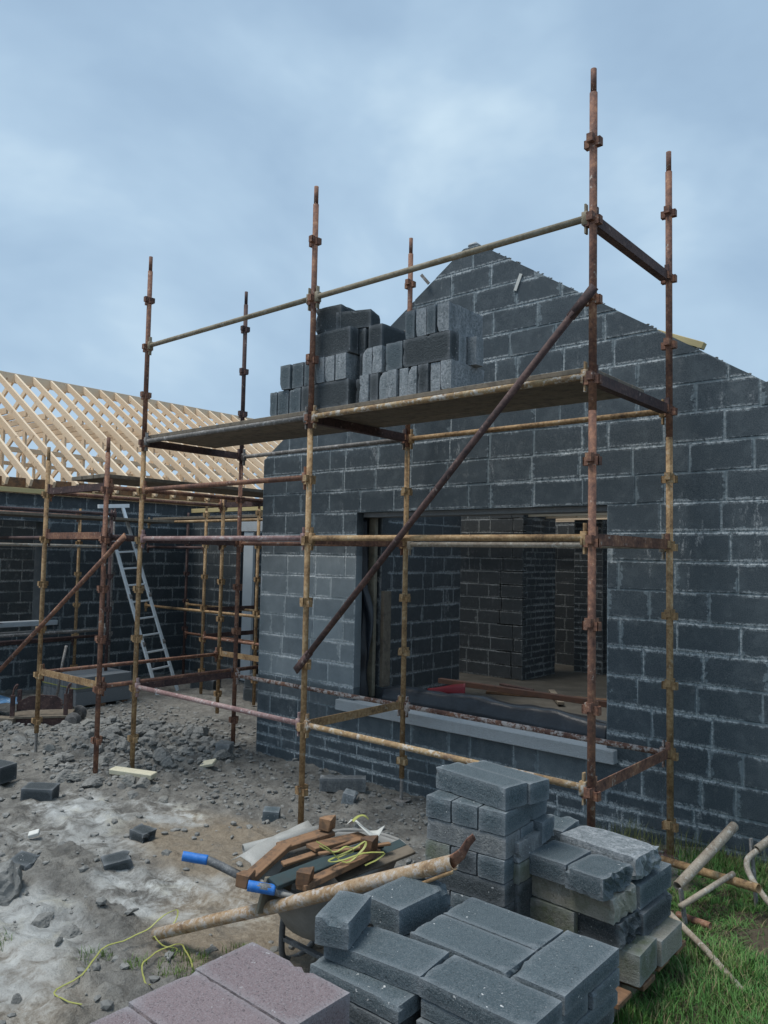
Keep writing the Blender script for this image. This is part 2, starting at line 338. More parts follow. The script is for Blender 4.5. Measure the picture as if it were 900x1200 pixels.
def wall_mesh(name, origin, ux, nrm, prof, courses, openings=(), thick=.1, length=.45, seed=1, tone=lambda u, z: .1, proud=.004, both=False):
    rr = random.Random(seed); bm = bmesh.new()
    la = bm.loops.layers.uv.new('ua'); lb = bm.loops.layers.uv.new('ub'); lc = bm.loops.layers.color.new('tone')
    o = V(origin); ux = V(ux); nrm = V(nrm)
    def W(u, z, d): return o + ux * u + V((0, 0, z)) + nrm * d
    umin, umax = min(p[0] for p in prof), max(p[0] for p in prof)
    def face(vs, uva, uvb, c):
        try: f = bm.faces.new(vs)
        except ValueError: return
        for lp, a, b in zip(f.loops, uva, uvb): lp[la].uv = a; lp[lb].uv = b; lp[lc] = c
    for ci in range(len(courses) - 1):
        z0, z1 = courses[ci], courses[ci + 1]
        ivs = [(umin, umax)]
        for (a, b, c, d) in openings:
            if c < z1 - .02 and d > z0 + .02:
                nv = []
                for (p, q) in ivs:
                    if b <= p or a >= q: nv.append((p, q)); continue
                    if a > p: nv.append((p, a))
                    if b < q: nv.append((b, q))
                ivs = nv
        Lb = length if z1 - z0 > .15 else length
        for (p, q) in ivs:
            poly = clipc([(p, z0), (q, z0), (q, z1), (p, z1)], prof)
            if len(poly) < 3 or area(poly) < 1e-4: continue
            mtn = max(0, min(1, tone((p + q) / 2 if q - p < 2.5 else p + .5, (z0 + z1) / 2)))
            fr = [bm.verts.new(W(u, z, 0)) for u, z in poly]; bk = [bm.verts.new(W(u, z, -thick)) for u, z in poly]
            n = len(poly); zz = [(0, 0)] * n; mc = (mtn, 1, .5, 1)
            face(fr, zz, zz, mc); face(bk[::-1], zz, zz, mc)
            for k in range(n):
                face([fr[k], bk[k], bk[(k + 1) % n], fr[(k + 1) % n]], [(1, 1)] * 4, [(1, 1)] * 4, (tone((p + q) / 2, z0) + .05, 0, .5, 1))
            u = p - (0 if ci % 2 == 0 else Lb / 2) - rr.uniform(0, .06) - (rr.uniform(0, Lb) if p > umin + .01 else 0)
            while u < q:
                L = Lb * rr.choice((1, 1, 1, 1, 1, 1, 1, .52)) ; g = rr.uniform(.006, .016)
                a0, a1 = max(u + g / 2, p + .001), min(u + L - g / 2, q - .001)
                u += L
                if a1 - a0 < .04: continue
                j = lambda: rr.uniform(-.0035, .0035)
                zb, zt = z0 + rr.uniform(.003, .008), z1 - rr.uniform(.003, .008)
                rect = [(a0 + j(), zb + j()), (a1 + j(), zb + j()), (a1 + j(), zt + j()), (a0 + j(), zt + j())]
                pl = clipc(rect, prof)
                if len(pl) < 3 or area(pl) < .002: continue
                cx = sum(x for x, _ in pl) / len(pl); cz = sum(z for _, z in pl) / len(pl)
                tn = max(0, min(1, tone(cx, cz) + rr.gauss(0, .07))); cc = (tn, 0, rr.random(), 1)
                pr = proud + rr.uniform(-.0015, .003)
                for side in ((1, -1) if both else (1,)):
                    base = 0 if side == 1 else -thick
                    fv = []; bv = []
                    for (x, z) in pl:
                        dx = .006 * (1 if x < cx else -1); dz = .006 * (1 if z < cz else -1)
                        fv.append(bm.verts.new(W(x + dx, z + dz, base + side * pr))); bv.append(bm.verts.new(W(x, z, base - side * .001)))
                    A = [(max(0, x - a0), max(0, z - zb)) for x, z in pl]; B = [(max(0, a1 - x), max(0, zt - z)) for x, z in pl]
                    k_ = len(pl)
                    face(fv if side == 1 else fv[::-1], A if side == 1 else A[::-1], B if side == 1 else B[::-1], cc)
                    for k in range(k_):
                        k2 = (k + 1) % k_
                        face([bv[k], bv[k2], fv[k2], fv[k]], [A[k], A[k2], A[k2], A[k]], [B[k], B[k2], B[k2], B[k]], cc)
    bmesh.ops.recalc_face_normals(bm, faces=bm.faces)
    me = bpy.data.meshes.new(name); bm.to_mesh(me); bm.free(); return me

# ------------------------------------------------------------------ ground
def sstep(a, b, x):
    t = max(0, min(1, (x - a) / (b - a))); return t * t * (3 - 2 * t)
def blob(x, y, cx, cy, rx, ry):
    d = math.hypot((x - cx) / rx, (y - cy) / ry); return sstep(1.15, .6, d)
def base_h(x, y):
    h = .17 * sstep(-1.3, .2, x) * sstep(-2.5, -.4, y) 
    h += .42 * sstep(-2.2, -4.2, y) * sstep(-1.5, .6, x) + .12 * sstep(1.2, 3.5, x)
    return h
def zones(x, y):
    p = V((x, y, 0)); n = mn.noise(p * .9) * .5 + mn.noise(p * 2.3 + V((5, 1, 0))) * .3
    rubble = max(blob(x, y, -5.9, .75, 1.5, .85), blob(x, y, -5.3, -.2, 1.0, .45) * .45, blob(x, y, -7.4, .1, 1.7, .8) * .4)
    wash = max(blob(x, y, -4.45, -.85, .75, .35), blob(x, y, -3.75, -.38, .55, .25), blob(x, y, -2.5, -1.38, .62, .33), blob(x, y, -2.72, -2.05, .55, .36), blob(x, y, -2.0, -2.3, .7, .45) * .62, blob(x, y, -3.6, -1.3, .9, .5) * .62, blob(x, y, -2.0, -1.1, .5, .3) * .6) + n * .75 - .65 * blob(x, y, -3.28, -1.52, .36, .22) - .6 * blob(x, y, -2.32, -1.76, .34, .12) - .5 * blob(x, y, -1.5, -2.1, .5, .35)
    brown = max(blob(x, y, -2.75, -.55, 1.1, .62), blob(x, y, -1.6, -1.2, .8, .7), blob(x, y, -2.2, -2.6, 1.0, .5) * .6) + n * .5
    turf = sstep(.05, .5, x + n * .35) * sstep(-3.3, -2.7, y)
    return rubble, max(0, min(1, wash)), max(0, min(1, brown)), turf
def ground_h(x, y):
    rubble, wash, brown, turf = zones(x, y); p = V((x, y, 0))
    h = base_h(x, y)
    lump = mn.noise(p * 3.1) * .5 + mn.noise(p * 7.3) * .3 + mn.noise(p * 17) * .16
    amp = .045 + .09 * rubble - .012 * wash * (1 - rubble) - .02 * brown
    h += .075 * blob(x, y, -3.28, -1.52, .42, .26) * (.6 + abs(mn.noise(p * 9))) + .06 * blob(x, y, -2.32, -1.76, .36, .13) * (.5 + 1.2 * abs(mn.noise(p * 11))) + .04 * blob(x, y, -1.5, -2.2, .6, .5) * abs(mn.noise(p * 8)) * 2
    clod = mn.fractal(p * 5.5 + V((3, 7, 0)), 1.0, 2.0, 4); cl = abs(clod)
    h += (.022 * mn.noise(p * 12 + V((2, 2, 0))) + .012 * abs(mn.noise(p * 24))) * (1 - .4 * brown) + .03 * sstep(.25, .5, abs(mn.noise(V((x * 1.6, y * 4.2, 3))))) * (1 - rubble)
    h += lump * amp + rubble * (.05 + .14 * abs(mn.noise(p * 4.1)) + .07 * cl) + .02 * abs(mn.noise(p * 11)) * (1 - wash)
    return h
def lin(a, b, n): return [a + (b - a) * i / n for i in range(n)]
xs = [-400, -150, -60, -30, -20] + lin(-14, -8.5, 55) + lin(-8.5, 1.6, 330) + lin(1.6, 4, 30) + [4, 5, 7, 10, 20, 60, 150, 400]
ys = [-400, -150, -60, -20, -10, -7] + lin(-5, -2.9, 25) + lin(-2.9, 1.6, 170) + lin(1.6, 5, 60) + [5, 6, 8, 12, 20, 60, 150, 400]
gm = bpy.data.meshes.new('ground'); vs = []; zc = []
for y in ys:
    for x in xs:
        near = -14.1 < x < 4.1 and -5.1 < y < 5.1
        vs.append((x, y, ground_h(x, y) if near else base_h(x, y) * (1 if abs(x) < 20 and abs(y) < 20 else .3)))
        r_, w_, b_, t_ = zones(x, y) if near else (0, 0, 0, sstep(.5, 1.5, x)); zc.append((w_ * (1 - r_ * .8), b_ * (1 - r_), t_, 1))
nx = len(xs); fs = [(j * nx + i, j * nx + i + 1, (j + 1) * nx + i + 1, (j + 1) * nx + i) for j in range(len(ys) - 1) for i in range(nx - 1)]
gm.from_pydata(vs, [], fs); gm.update()
ca = gm.color_attributes.new('zone', 'FLOAT_COLOR', 'POINT')
for i, c in enumerate(zc): ca.data[i].color = c
for p in gm.polygons: p.use_smooth = True
tag(link('ground', gm, M_GROUND), 'churned grey mud of the building site with pale cement wash', 'ground', kind='structure')

# ------------------------------------------------------------------ gable house
GY, CX = 1.51, -1.94
house = empty('gable_house', (CX, GY, 0), 'roofless block house with a stepped dark gable and a wide window opening', 'house')
def hl(me, name, mat, par=house):
    me.transform(Matrix.Translation((-par.location.x, -par.location.y, -par.location.z))); return link(name, me, mat, par)
courses = [-.2, .0, .115, .23, .345, .46]
z = .46
while z < 5.4: z += .2255; courses.append(z)
prof = [(-4.83, -.2), (.95, -.2), (.95, 3.33), (-1.86, 5.19), (-2.03, 5.19), (-4.83, 3.36)]
def gtone(u, z):
    t = .07
    if u < -3.2 and z < 2.75: t = .80 - .52 * sstep(2.0, 2.6, z) - .55 * sstep(1.0, .55, z)
    elif u < -3.2: t = .14
    if z > 3.4: t += .10
    if u > -.6 and z < 2.0: t -= .0
    if .46 < z < .80 and -3.5 < u < -.5: t = .40
    if z < .46: t = .13
    return t
house_wall = hl(wall_mesh('gable_wall', (0, GY, 0), (1, 0, 0), (0, -1, 0), prof, courses, [(-3.335, -.59, .77, 2.665)], .1, .45, 5, gtone), 'gable_wall', M_GABLE)
# precast sill, ragged top bits
bm = bmesh.new(); box(bm, (-3.52, GY - .075, .675), (-.50, GY + .098, .782), .006); hl(mesh(bm, 'window_sill'), 'window_sill', M_SILL)
bm = bmesh.new(); box(bm, (-2.0, GY + .0, 5.19), (-1.89, GY + .1, 5.235), .02); hl(mesh(bm, 'apex_mortar'), 'apex_mortar', M_SILL)
bm = bmesh.new(); bar(bm, (-1.40, GY - .012, 4.80), (-1.46, GY - .012, 4.66), .008, .03); hl(mesh(bm, 'verge_strip'), 'verge_strip', M_CHALK)
bm = bmesh.new(); bar(bm, (-2.42, GY - .03, 4.93), (-2.50, GY - .05, 5.03), .012, .03); hl(mesh(bm, 'verge_tie'), 'verge_tie', M_GALV)
# loose mortar crumbs along the rake
bm = bmesh.new(); rr = random.Random(3)
for k in range(90):
    s = rr.random(); side = rr.random() < .5
    x, zz = (-4.83 + s * 2.8, 3.36 + s * 1.83) if side else (.95 - s * 2.8, 3.33 + s * 1.86)
    b2 = bmesh.new(); bmesh.ops.create_icosphere(b2, subdivisions=1, radius=rr.uniform(.005, .013))
    add_bm(bm, b2, Matrix.Translation((x, GY + rr.uniform(.0, .1), zz + .002)) @ Matrix.Diagonal((1.5, 1, .7, 1)))
hl(mesh(bm, 'rake_mortar'), 'rake_mortar', M_ROCK)['kind'] = 'stuff'
# inner leaf (opening a little wider), cavity timber and membranes
hl(wall_mesh('inner_leaf', (0, GY + .32, 0), (1, 0, 0), (0, -1, 0), [(-4.6, 0), (.7, 0), (.7, 3.2), (-4.6, 3.2)], [.0, .225, .45, .675, .9, 1.125, 1.35, 1.575, 1.8, 2.025, 2.25, 2.475, 2.7, 2.925, 3.2], [(-3.26, -.45, .9, 2.75)], .1, .45, 9, lambda u, z: .1, .004, True), 'inner_leaf', M_INNER)
part = lambda n, lo, hi, mt, bv=.003: hl(mesh_box(n, lo, hi, bv), n, mt)
def mesh_box(n, lo, hi, bv):
    b = bmesh.new(); box(b, lo, hi, bv); return mesh(b, n)
part('jamb_timber', (-3.36, GY + .22, .80), (-3.275, GY + .27, 2.67), M_PLY)
part('jamb_batten', (-3.245, GY + .30, .9), (-3.20, GY + .42, 1.9), M_GREYWOOD)
part('window_lintel', (-3.7, GY + .105, 2.67), (-.3, GY + .30, 2.82), M_UNDER)
def sheet(name, rows, mat, par, amp=.02, seed=0, smooth=True, thick=.003):
    b = bmesh.new(); g = []
    for i, row in enumerate(rows):
        g.append([b.verts.new(V(p) + V((mn.noise(V(p) * 6 + V((seed, 0, 0))), mn.noise(V(p) * 6 + V((0, seed, 5))), mn.noise(V(p) * 6 + V((9, 0, seed))))) * amp) for p in row])
    for a, c in zip(g, g[1:]):
        for k in range(len(a) - 1): b.faces.new((a[k], a[k + 1], c[k + 1], c[k]))
    bmesh.ops.recalc_face_normals(b, faces=b.faces)
    bmesh.ops.solidify(b, geom=b.faces[:], thickness=thick)
    me = mesh(b, name, smooth); return hl(me, name, mat, par) if par is house else link(name, me, mat, par)
rows = []
for i in range(40):
    zz = 2.66 - 1.88 * i / 39
    wd_ = .085 + .09 * sstep(2.0, 1.7, zz) - .05 * sstep(1.4, 1.0, zz) + .012 * math.sin(zz * 9)
    rows.append([(-3.37 + wd_ * k / 8, GY + .115 + .02 * math.sin(k * .8 + zz * 4) + .03 * sstep(2.0, 1.6, zz) * math.sin(k * .4), zz) for k in range(9)])
sheet('jamb_membrane', rows, M_PLASTIC, house, .014, 4)
rows = []
for j in range(9):
    t = j / 8
    rows.append([(-3.1 + 2.45 * i / 50, GY + .12 + .16 * t + (.10 if t > .7 else 0), .80 + .17 * math.sin(t * 2.6) * (.55 + .45 * math.sin(.4 + 2.4 * i / 50)) + .014 * math.sin(i * .37) * t) for i in range(51)])
sheet('cavity_membrane', rows, M_PLASTIC, house, .018, 2)
rows = [[(-2.78 + .47 * i / 20, GY + .52 + .004 * j, .88 + (.012 + .034 * i / 20) * j) for i in range(21)] for j in range(4)]
sheet('red_sheet', rows, M_RED, house, .008, 7)
# interior walls
ic = [.25 + .225 * k for k in range(14)]
hc = [.25 + .1125 * k for k in range(28)]
it = lambda u, z: .10 + .05 * math.sin(u * 3)
hl(wall_mesh('side_wall', (-4.47, 1.9, 0), (0, 1, 0), (1, 0, 0), [(0, 0), (3.12, 0), (3.12, 3.3), (0, 3.3)], [0] + ic, (), .36, .45, 21, it), 'side_wall', M_INNER)
hl(wall_mesh('cross_wall', (-9.0, 6.95, 0), (1, 0, 0), (0, -1, 0), [(0, 0), (4.45, 0), (4.45, 3.3), (0, 3.3)], [0] + ic, (), .1, .45, 22, lambda u, z: .13), 'cross_wall', M_INNER)
hl(wall_mesh('pier_side', (-4.55, 6.95, 0), (0, 1, 0), (1, 0, 0), [(0, 0), (1.12, 0), (1.12, 3.3), (0, 3.3)], [0] + hc, (), .5, .3, 23, lambda u, z: .35), 'pier_side', M_INNER)
hl(wall_mesh('rear_wall', (-9.0, 9.3, 0), (1, 0, 0), (0, -1, 0), [(0, 0), (12, 0), (12, 3.3), (0, 3.3)], [0] + ic, (), .2, .45, 24, lambda u, z: .1), 'rear_wall', M_INNER)
hl(wall_mesh('rear_pier', (-4.45, 8.6, 0), (1, 0, 0), (0, -1, 0), [(0, 0), (.55, 0), (.55, 3.3), (0, 3.3)], [0] + hc, (), .5, .3, 25, lambda u, z: .15), 'rear_pier', M_INNER)
hl(wall_mesh('rear_pier_side', (-3.9, 8.603, 0), (0, 1, 0), (1, 0, 0), [(0, 0), (.49, 0), (.49, 3.3), (0, 3.3)], [0] + hc, (), .3, .3, 26, lambda u, z: .25), 'rear_pier_side', M_INNER)
hl(wall_mesh('right_wall', (.85, GY + .1, 0), (0, 1, 0), (-1, 0, 0), [(0, -.2), (7.6, -.2), (7.6, 3.3), (0, 3.3)], [-.2, 0] + ic, (), .3, .45, 27, it), 'right_wall', M_INNER)
part('floor_slab', (-4.46, GY + .43, .0), (.84, 5.0, .25), M_FLOOR, 0)
part('floor_slab', (-9.0, 5.003, .0), (.84, 9.29, .25), M_FLOOR, 0)
# ceiling joists of the main block, plus slats added above to dim the interior
for k in range(7):
    part('ceiling_joist', (-9.0, 5.3 + .6 * k, 2.98), (.8, 5.345 + .6 * k, 3.16), M_NEWWOOD, .002)

for k in range(9): part('dimming_slat', (-9.0, 5.1 + .47 * k, 3.165), (.8, 5.31 + .47 * k, 3.18), M_GREYWOOD, 0)
def plank(name, p0, p1, w, h, mat, label, cat='plank', group=None, upv=V((0, 0, 1)), bevel=.003):
    p0 = V(p0); p1 = V(p1); mt, L = frame(p0, p1, upv); b = bmesh.new(); box(b, (0, -w / 2, -h / 2), (L, w / 2, h / 2), bevel)
    for v in b.verts: v.co += V((0, 1, 1)) * mn.noise(v.co * 3 + p0) * .004
    o = link(name, mesh(b, name), mat); o.matrix_world = mt
    return tag(o, label, cat, group)
plank('timber_beam', (-2.75, 2.2, .98), (-.55, 2.25, .98), .06, .05, M_REDTIM, 'rusty brown timber rail lying across the bottom of the window opening', 'timber')
plank('floor_plank', (-4.3, 5.5, .275), (-1.6, 6.6, .275), .14, .04, M_OLDWOOD, 'long wide brown plank on the floor seen through the window', 'plank')
plank('floor_plank', (-3.0, 5.35, .30), (-3.55, 6.1, .31), .09, .04, M_GREYWOOD, 'short grey batten crossing the long plank inside the house', 'plank')
plank('floor_plank', (-4.55, 6.3, .27), (-3.9, 6.15, .27), .08, .03, M_DARKR, 'short dark batten on the floor at the foot of the brick pier', 'plank')
plank('roof_offcut', (-.19, GY + .04, 4.06), (.16, GY + .05, 3.90), .07, .05, M_PLATE, 'pale timber offcut lying on the right slope of the gable', 'offcut')

# ------------------------------------------------------------------ wing with roof trusses
WX = -10.4
wing = empty('truss_wing', (WX, 4, 0), 'dark block wing of the house under a bare frame of pale roof trusses', 'house wing')
wc = [-.2] + [.03 + .225 * k for k in range(15)]
def wl(me, name, mat): return hl(me, name, mat, wing)
wt = lambda u, z: .12
wl(wall_mesh('long_wall', (WX, -3.5, 0), (0, 1, 0), (1, 0, 0), [(0, -.2), (14, -.2), (14, 3.17), (0, 3.17)], wc, [(2.0, 5.1, 1.12, 2.74)], .3, .45, 31, wt), 'long_wall', M_WING)
wl(wall_mesh('return_wall', (WX, 4.4, 0), (1, 0, 0), (0, -1, 0), [(0, -.2), (5.58, -.2), (5.58, 3.02), (0, 3.02)], wc[:-1] + [3.02], [(1.66, 3.2, .03, 2.87)], .3, .45, 32, lambda u, z: .26), 'return_wall', M_WING)
wl(wall_mesh('rear_wall', (WX - 3.9, -3.5, 0), (0, 1, 0), (1, 0, 0), [(0, -.2), (14, -.2), (14, 3.17), (0, 3.17)], wc, (), .3, .45, 33, wt), 'rear_wall', M_WING)
wl(mesh_box('window_sill', (WX - .12, -1.6, 1.035), (WX + .08, 1.86, 1.115), .006), 'window_sill', M_SILL)
wl(mesh_box('wall_plate', (WX - .02, -3.5, 3.174), (WX + .10, 10.5, 3.25), .003), 'wall_plate', M_PLATE)
wl(mesh_box('door_frame', (WX + 1.70, 4.385, .05), (WX + 1.96, 4.44, 2.86), .004), 'door_frame', M_PVC)
wl(mesh_box('door_lintel', (WX + 1.55, 4.37, 2.66), (WX + 3.3, 4.398, 2.87), .004), 'door_lintel', M_SILL)
wl(mesh_box('door_membrane', (WX + 1.64, 4.375, .05), (WX + 1.695, 4.42, 2.66), .004), 'door_membrane', M_PLASTIC)
wl(mesh_box('return_plate', (WX + .12, 4.37, 3.024), (WX + 5.5, 4.5, 3.10), .003), 'return_plate', M_PLATE)
RXr, RZr, EX = WX - 4.2, 6.02, WX + .32
sl = (RZr - 3.27) / 4.2
def truss_mesh():
    b = bmesh.new(); w = .045; h = .125
    e0 = V((.13, 0, 3.335)); rg = V((-4.2, 0, RZr - h / 2)); e1 = V((-8.4 - .13, 0, e0.z))
    bar(b, e0, rg, w, h, .002); bar(b, V((e1.x, 0.0, e1.z)), rg, w, h, .002)
    bar(b, (0, .0, 3.33), (-8.4, .0, 3.33), w - .004, .12, .002)
    zr = lambda x: 3.27 + (4.2 - abs(x + 4.2)) * sl
    for x in (-1.9, -6.5): bar(b, (x, 0, 3.38), (x, 0, zr(x) - .02), w - .006, .10, .001, V((1, 0, 0)))
    bar(b, (-1.9 - .8, 0, 4.95), (-5.7, 0, 4.95), w - .004, .12, .001)
    return mesh(b, 'roof_truss')
tm = truss_mesh(); ty = 2.45 - .387 * 12
for k in range(36):
    o = link('roof_truss', tm, M_NEWWOOD, wing, (0, ty + .387 * k - 4 + R.uniform(-.01, .01), R.uniform(-.006, .006)))
wl(mesh_box('ridge_board', (RXr - .02, -3.4, RZr - .20), (RXr + .02, 11, RZr + .01), .002), 'ridge_board', M_NEWWOOD)
for (x, zz) in ((-1.85, 4.05), (-2.05, 3.5), (-6.5, 4.3)):
    wl(mesh_box('longitudinal_brace', (WX + x - .03, -3.4, zz), (WX + x + .03, 11, zz + .09), .002), 'longitudinal_brace', M_NEWWOOD)
wl(mesh_box('eaves_board', (WX - .05, -3.4, 3.26), (WX - .015, 10.8, 3.42), .002), 'eaves_board', M_OLDWOOD)

# ------------------------------------------------------------------ scaffolds
def cup_mesh():
    b = bmesh.new()
    for k in range(4):
        a = k * math.pi / 2; dz = .012 if k % 2 else -.012
        b2 = bmesh.new()
        box(b2, (.022, -.021, -.030 + dz), (.060, .021, -.020 + dz), 0); box(b2, (.022, -.024, -.030 + dz), (.062, -.016, .028 + dz), 0); box(b2, (.022, .016, -.030 + dz), (.062, .024, .028 + dz), 0); box(b2, (.054, -.024, -.030 + dz), (.063, .024, .028 + dz), 0)
        add_bm(b, b2, Matrix.Rotation(a, 4, 'Z'))
    tube(b, [(0, 0, -.036), (0, 0, .034)], .030, 10)
    for v in b.verts: v.co.x *= .86; v.co.y *= .86; v.co.z *= .9
    return mesh(b, 'pressing')
CUP = {}
def cup(mat):
    if mat.name not in CUP:
        me = cup_mesh(); me.materials.append(mat); CUP[mat.name] = me
    return CUP[mat.name]
ZI = lambda i: 4.88 - .5 * i
def upright(par, x, y, zb, zt, mlow, mtop, zj=3.2, cups=range(0, 10), base='jack', spigot=True, lean=(0, 0)):
    ox, oy = par.location.x, par.location.y
    def one(z0, z1, mat, top, bot):
        o = link('upright', bpy.data.meshes.new('upright'), None, par, (x - ox, y - oy, 0))
        b = bmesh.new(); zt_ = z1 - (.155 if top else 0)
        tube(b, [(0, 0, z0), (0, 0, zt_)], .0245, 12)
        if top: tube(b, [(0, 0, zt_), (0, 0, z1)], .019, 10, True)
        me = mesh(b, 'upright', True); me.materials.append(mat); o.data = me
        for i in cups:
            if z0 - .02 <= ZI(i) <= z1 - .1:
                c = link('pressing', cup(mat), None, o, (0, 0, ZI(i))); c.rotation_euler = (0, 0, R.uniform(-.06, .06))
        return o
    if zj and zb < zj < zt: lo = one(zb + .0, zj, mlow, False, True); hi = one(zj + .001, zt, mtop, True, False)
    else: lo = one(zb, zt, mlow, spigot, True)
    return lo
def ledger(par, p0, p1, mat, r=.0225, ends=True, name='ledger'):
    o = V(par.location); p0 = V(p0) - o; p1 = V(p1) - o; d = (p1 - p0).normalized()
    b = bmesh.new(); tube(b, [p0 + d * .062, p1 - d * .062], r, 12, True)
    if ends:
        for q, s in ((p0, d), (p1, -d)):
            mt, L = frame(q + s * .028, q + s * .07); b2 = bmesh.new()
            box(b2, (0, -.022, -.045), (L, .022, .040), .003); add_bm(b, b2, mt)
            mt2 = Matrix.Translation(q + s * .047); b3 = bmesh.new(); box(b3, (-.006, -.016, -.10), (.006, .016, .09), .001)
            mt3, _ = frame(V((0, 0, 0)), V((d.x, d.y, 0))); add_bm(b, b3, mt2 @ mt3)
    me = mesh(b, name); 
    for p in me.polygons: p.use_smooth = len(p.vertices) == 4 and p.area > .002
    return link(name, me, mat, par)
def transom(par, p0, p1, mat):
    o = V(par.location); p0 = V(p0) - o; p1 = V(p1) - o; d = (p1 - p0).normalized(); q0, q1 = p0 + d * .04, p1 - d * .04
    b = bmesh.new(); s = V((0, 0, 1)).cross(d)
    bar(b, q0 + V((0, 0, -.008)), q1 + V((0, 0, -.008)), .008, .07); bar(b, q0 + s * .027 + V((0, 0, -.04)), q1 + s * .027 + V((0, 0, -.04)), .05, .008)
    for q, e in ((q0, d), (q1, -d)): bar(b, q + V((0, 0, -.045)), q + V((0, 0, .07)), .03, .02)
    return link('transom', mesh(b, 'transom'), mat, par)
def jack(par, x, y, z0, z1, zg, mat):
    b = bmesh.new(); ox, oy = par.location.x, par.location.y
    tube(b, [(x - ox, y - oy, zg), (x - ox, y - oy, z1)], .017, 10); box(b, (x - ox - .07, y - oy - .07, zg - .004), (x - ox + .07, y - oy + .07, zg + .004), .001)
    return link('base_jack', mesh(b, 'base_jack'), mat, par)

X0, X1, X2, W = 0.0, -2.485, -4.955, 1.273
S1 = empty('scaffold_tower', (X1, .6, 0), 'tall rusty tube scaffold with a loaded block platform in front of the gable', 'scaffold', 'steel scaffolds round the house')
spec = [(X0, 0, .20, 5.35, M_RUST, M_RUST), (X1, 0, .05, 5.35, M_OCHRE, M_RUST), (X2, 0, .02, 5.35, M_OCHRE, M_RUST),
        (X0, W, .16, 5.35, M_OCHRE, M_RUST), (X1, W, .22, 5.33, M_OCHRE, M_RUST), (X2, W, .10, 5.33, M_RUST, M_DARKR)]
for i, (x, y, zb, zt, ml, mt_) in enumerate(spec): upright(S1, x, y, zb, zt, ml, mt_, 3.18 if i in (0, 3) else 3.3)
jack(S1, X1, W, .0, .3, .02, M_GALV); jack(S1, X0, W, 0, .3, .175, M_DARKR)
Lm = {(1, 0): M_OCHRE, (1, 1): M_YELLP, (3, 0): M_YELLP, (3, 1): M_GALV, (5, 0): M_OCHRE, (5, 1): M_PINKP, (8, 0): M_YELLP, (8, 1): M_PINKP}
Lm[(1, 0)] = mat_rust('straw_galvanised_steel', [(0, c4(.15, .12, .08)), (.5, c4(.26, .22, .15)), (1, c4(.34, .31, .25))], .2, c4(.36, .34, .3)); Lm[(1, 1)] = Lm[(1, 0)]
for (i, k), mt_ in Lm.items():
    a, b_ = ((X1, X0), (X2, X1))[k]; ledger(S1, (a, 0, ZI(i) + .02), (b_, 0, ZI(i) + .02), mt_)
ledger(S1, (X2, 0, ZI(4) + .02), (X1, 0, ZI(4) + .02), M_RUST)
for i, ms in ((3, (M_OCHRE, M_GALV)), (5, (M_BONE, M_RUST)), (8, (M_PALEP, M_PALEP))):
    ledger(S1, (X1, W, ZI(i) + .0), (X0, W, ZI(i) + .0), ms[0]); ledger(S1, (X2, W, ZI(i) + .0), (X1, W, ZI(i) + .0), ms[1])
for x, i, mt_ in ((X0, 1, M_DARKR), (X0, 3, M_DARKR), (X0, 5, M_RUST), (X0, 8, M_RUST), (X1, 3, M_DARKR), (X1, 5, M_RUST), (X1, 8, M_OCHRE), (X2, 3, M_DARKR), (X2, 5, M_DARKR), (X2, 8, M_DARKR)):
    transom(S1, (x, 0, ZI(i) + .02), (x, W, ZI(i) + .02), mt_)
def brace(par, p0, p1, mat, r=.024):
    o = V(par.location); p0 = V(p0) - o; p1 = V(p1) - o; d = (p1 - p0).normalized(); b = bmesh.new()
    tube(b, [p0 + d * .16, p1 - d * .16], r, 12)
    for q, s in ((p0, d), (p1, -d)):
        mt, L = frame(q - s * .03, q + s * .2, V((0, -1, 0))); b2 = bmesh.new(); bmesh.ops.create_cube(b2, size=1)
        for v in b2.verts:
            x = v.co.x + .5; v.co = V((x * L, v.co.y * (.062 - .018 * x), v.co.z * (.012 + .032 * x)))
        add_bm(b, b2, mt)
    me = mesh(b, 'brace')
    for p in me.polygons: p.use_smooth = p.area > .003
    return link('brace', me, mat, par)
brace(S1, (X0 + .02, -.062, ZI(2) + .03), (X1 - .02, -.062, ZI(7) - .03), M_DARKR)
for k in range(4):
    y0 = .035 + .213 * k
    for (a, b_) in ((X2 + .03, X1 + .01), (X1 + .02, X0 - .03)):
        part_box('deck_board', (a - X1, y0 - .6, ZI(3) + .050 + R.uniform(0, .004)), (b_ - X1, y0 + .205 - .6, ZI(3) + .086 + R.uniform(0, .003)), M_GREYWOOD, S1, .003)

S2 = empty('scaffold_tower', (-5.75, .9, 0), 'short rusty scaffold bay between the tall tower and the truss wing, with long plank deck', 'scaffold', 'steel scaffolds round the house')
GX, HX, GY0, GY1 = -6.40, -5.125, -.30, 2.15
rng4 = range(4, 10)
upright(S2, GX, GY0, .25, 3.42, M_OCHRE, M_OCHRE, None, rng4); upright(S2, HX, GY0, -.02, 3.42, M_RUST, M_RUST, None, rng4)
upright(S2, GX, GY1, .12, 3.25, M_OCHRE, M_OCHRE, None, rng4); upright(S2, HX, GY1, .1, 3.3, M_DARKR, M_DARKR, None, rng4)
jack(S2, GX, GY0, 0, .4, .02, M_GALV)
for x in (GX, HX):
    for i, mt_ in ((4, M_RUST), (5, M_DARKR), (8, M_RUST)): ledger(S2, (x, GY0, ZI(i) + .03), (x, GY1, ZI(i) + .03), mt_)
for y in (GY0, GY1):
    for i, mt_ in ((4, M_DARKR), (5, M_RUST), (8, M_OCHRE)): transom(S2, (GX, y, ZI(i) + .05), (HX, y, ZI(i) + .05), mt_)
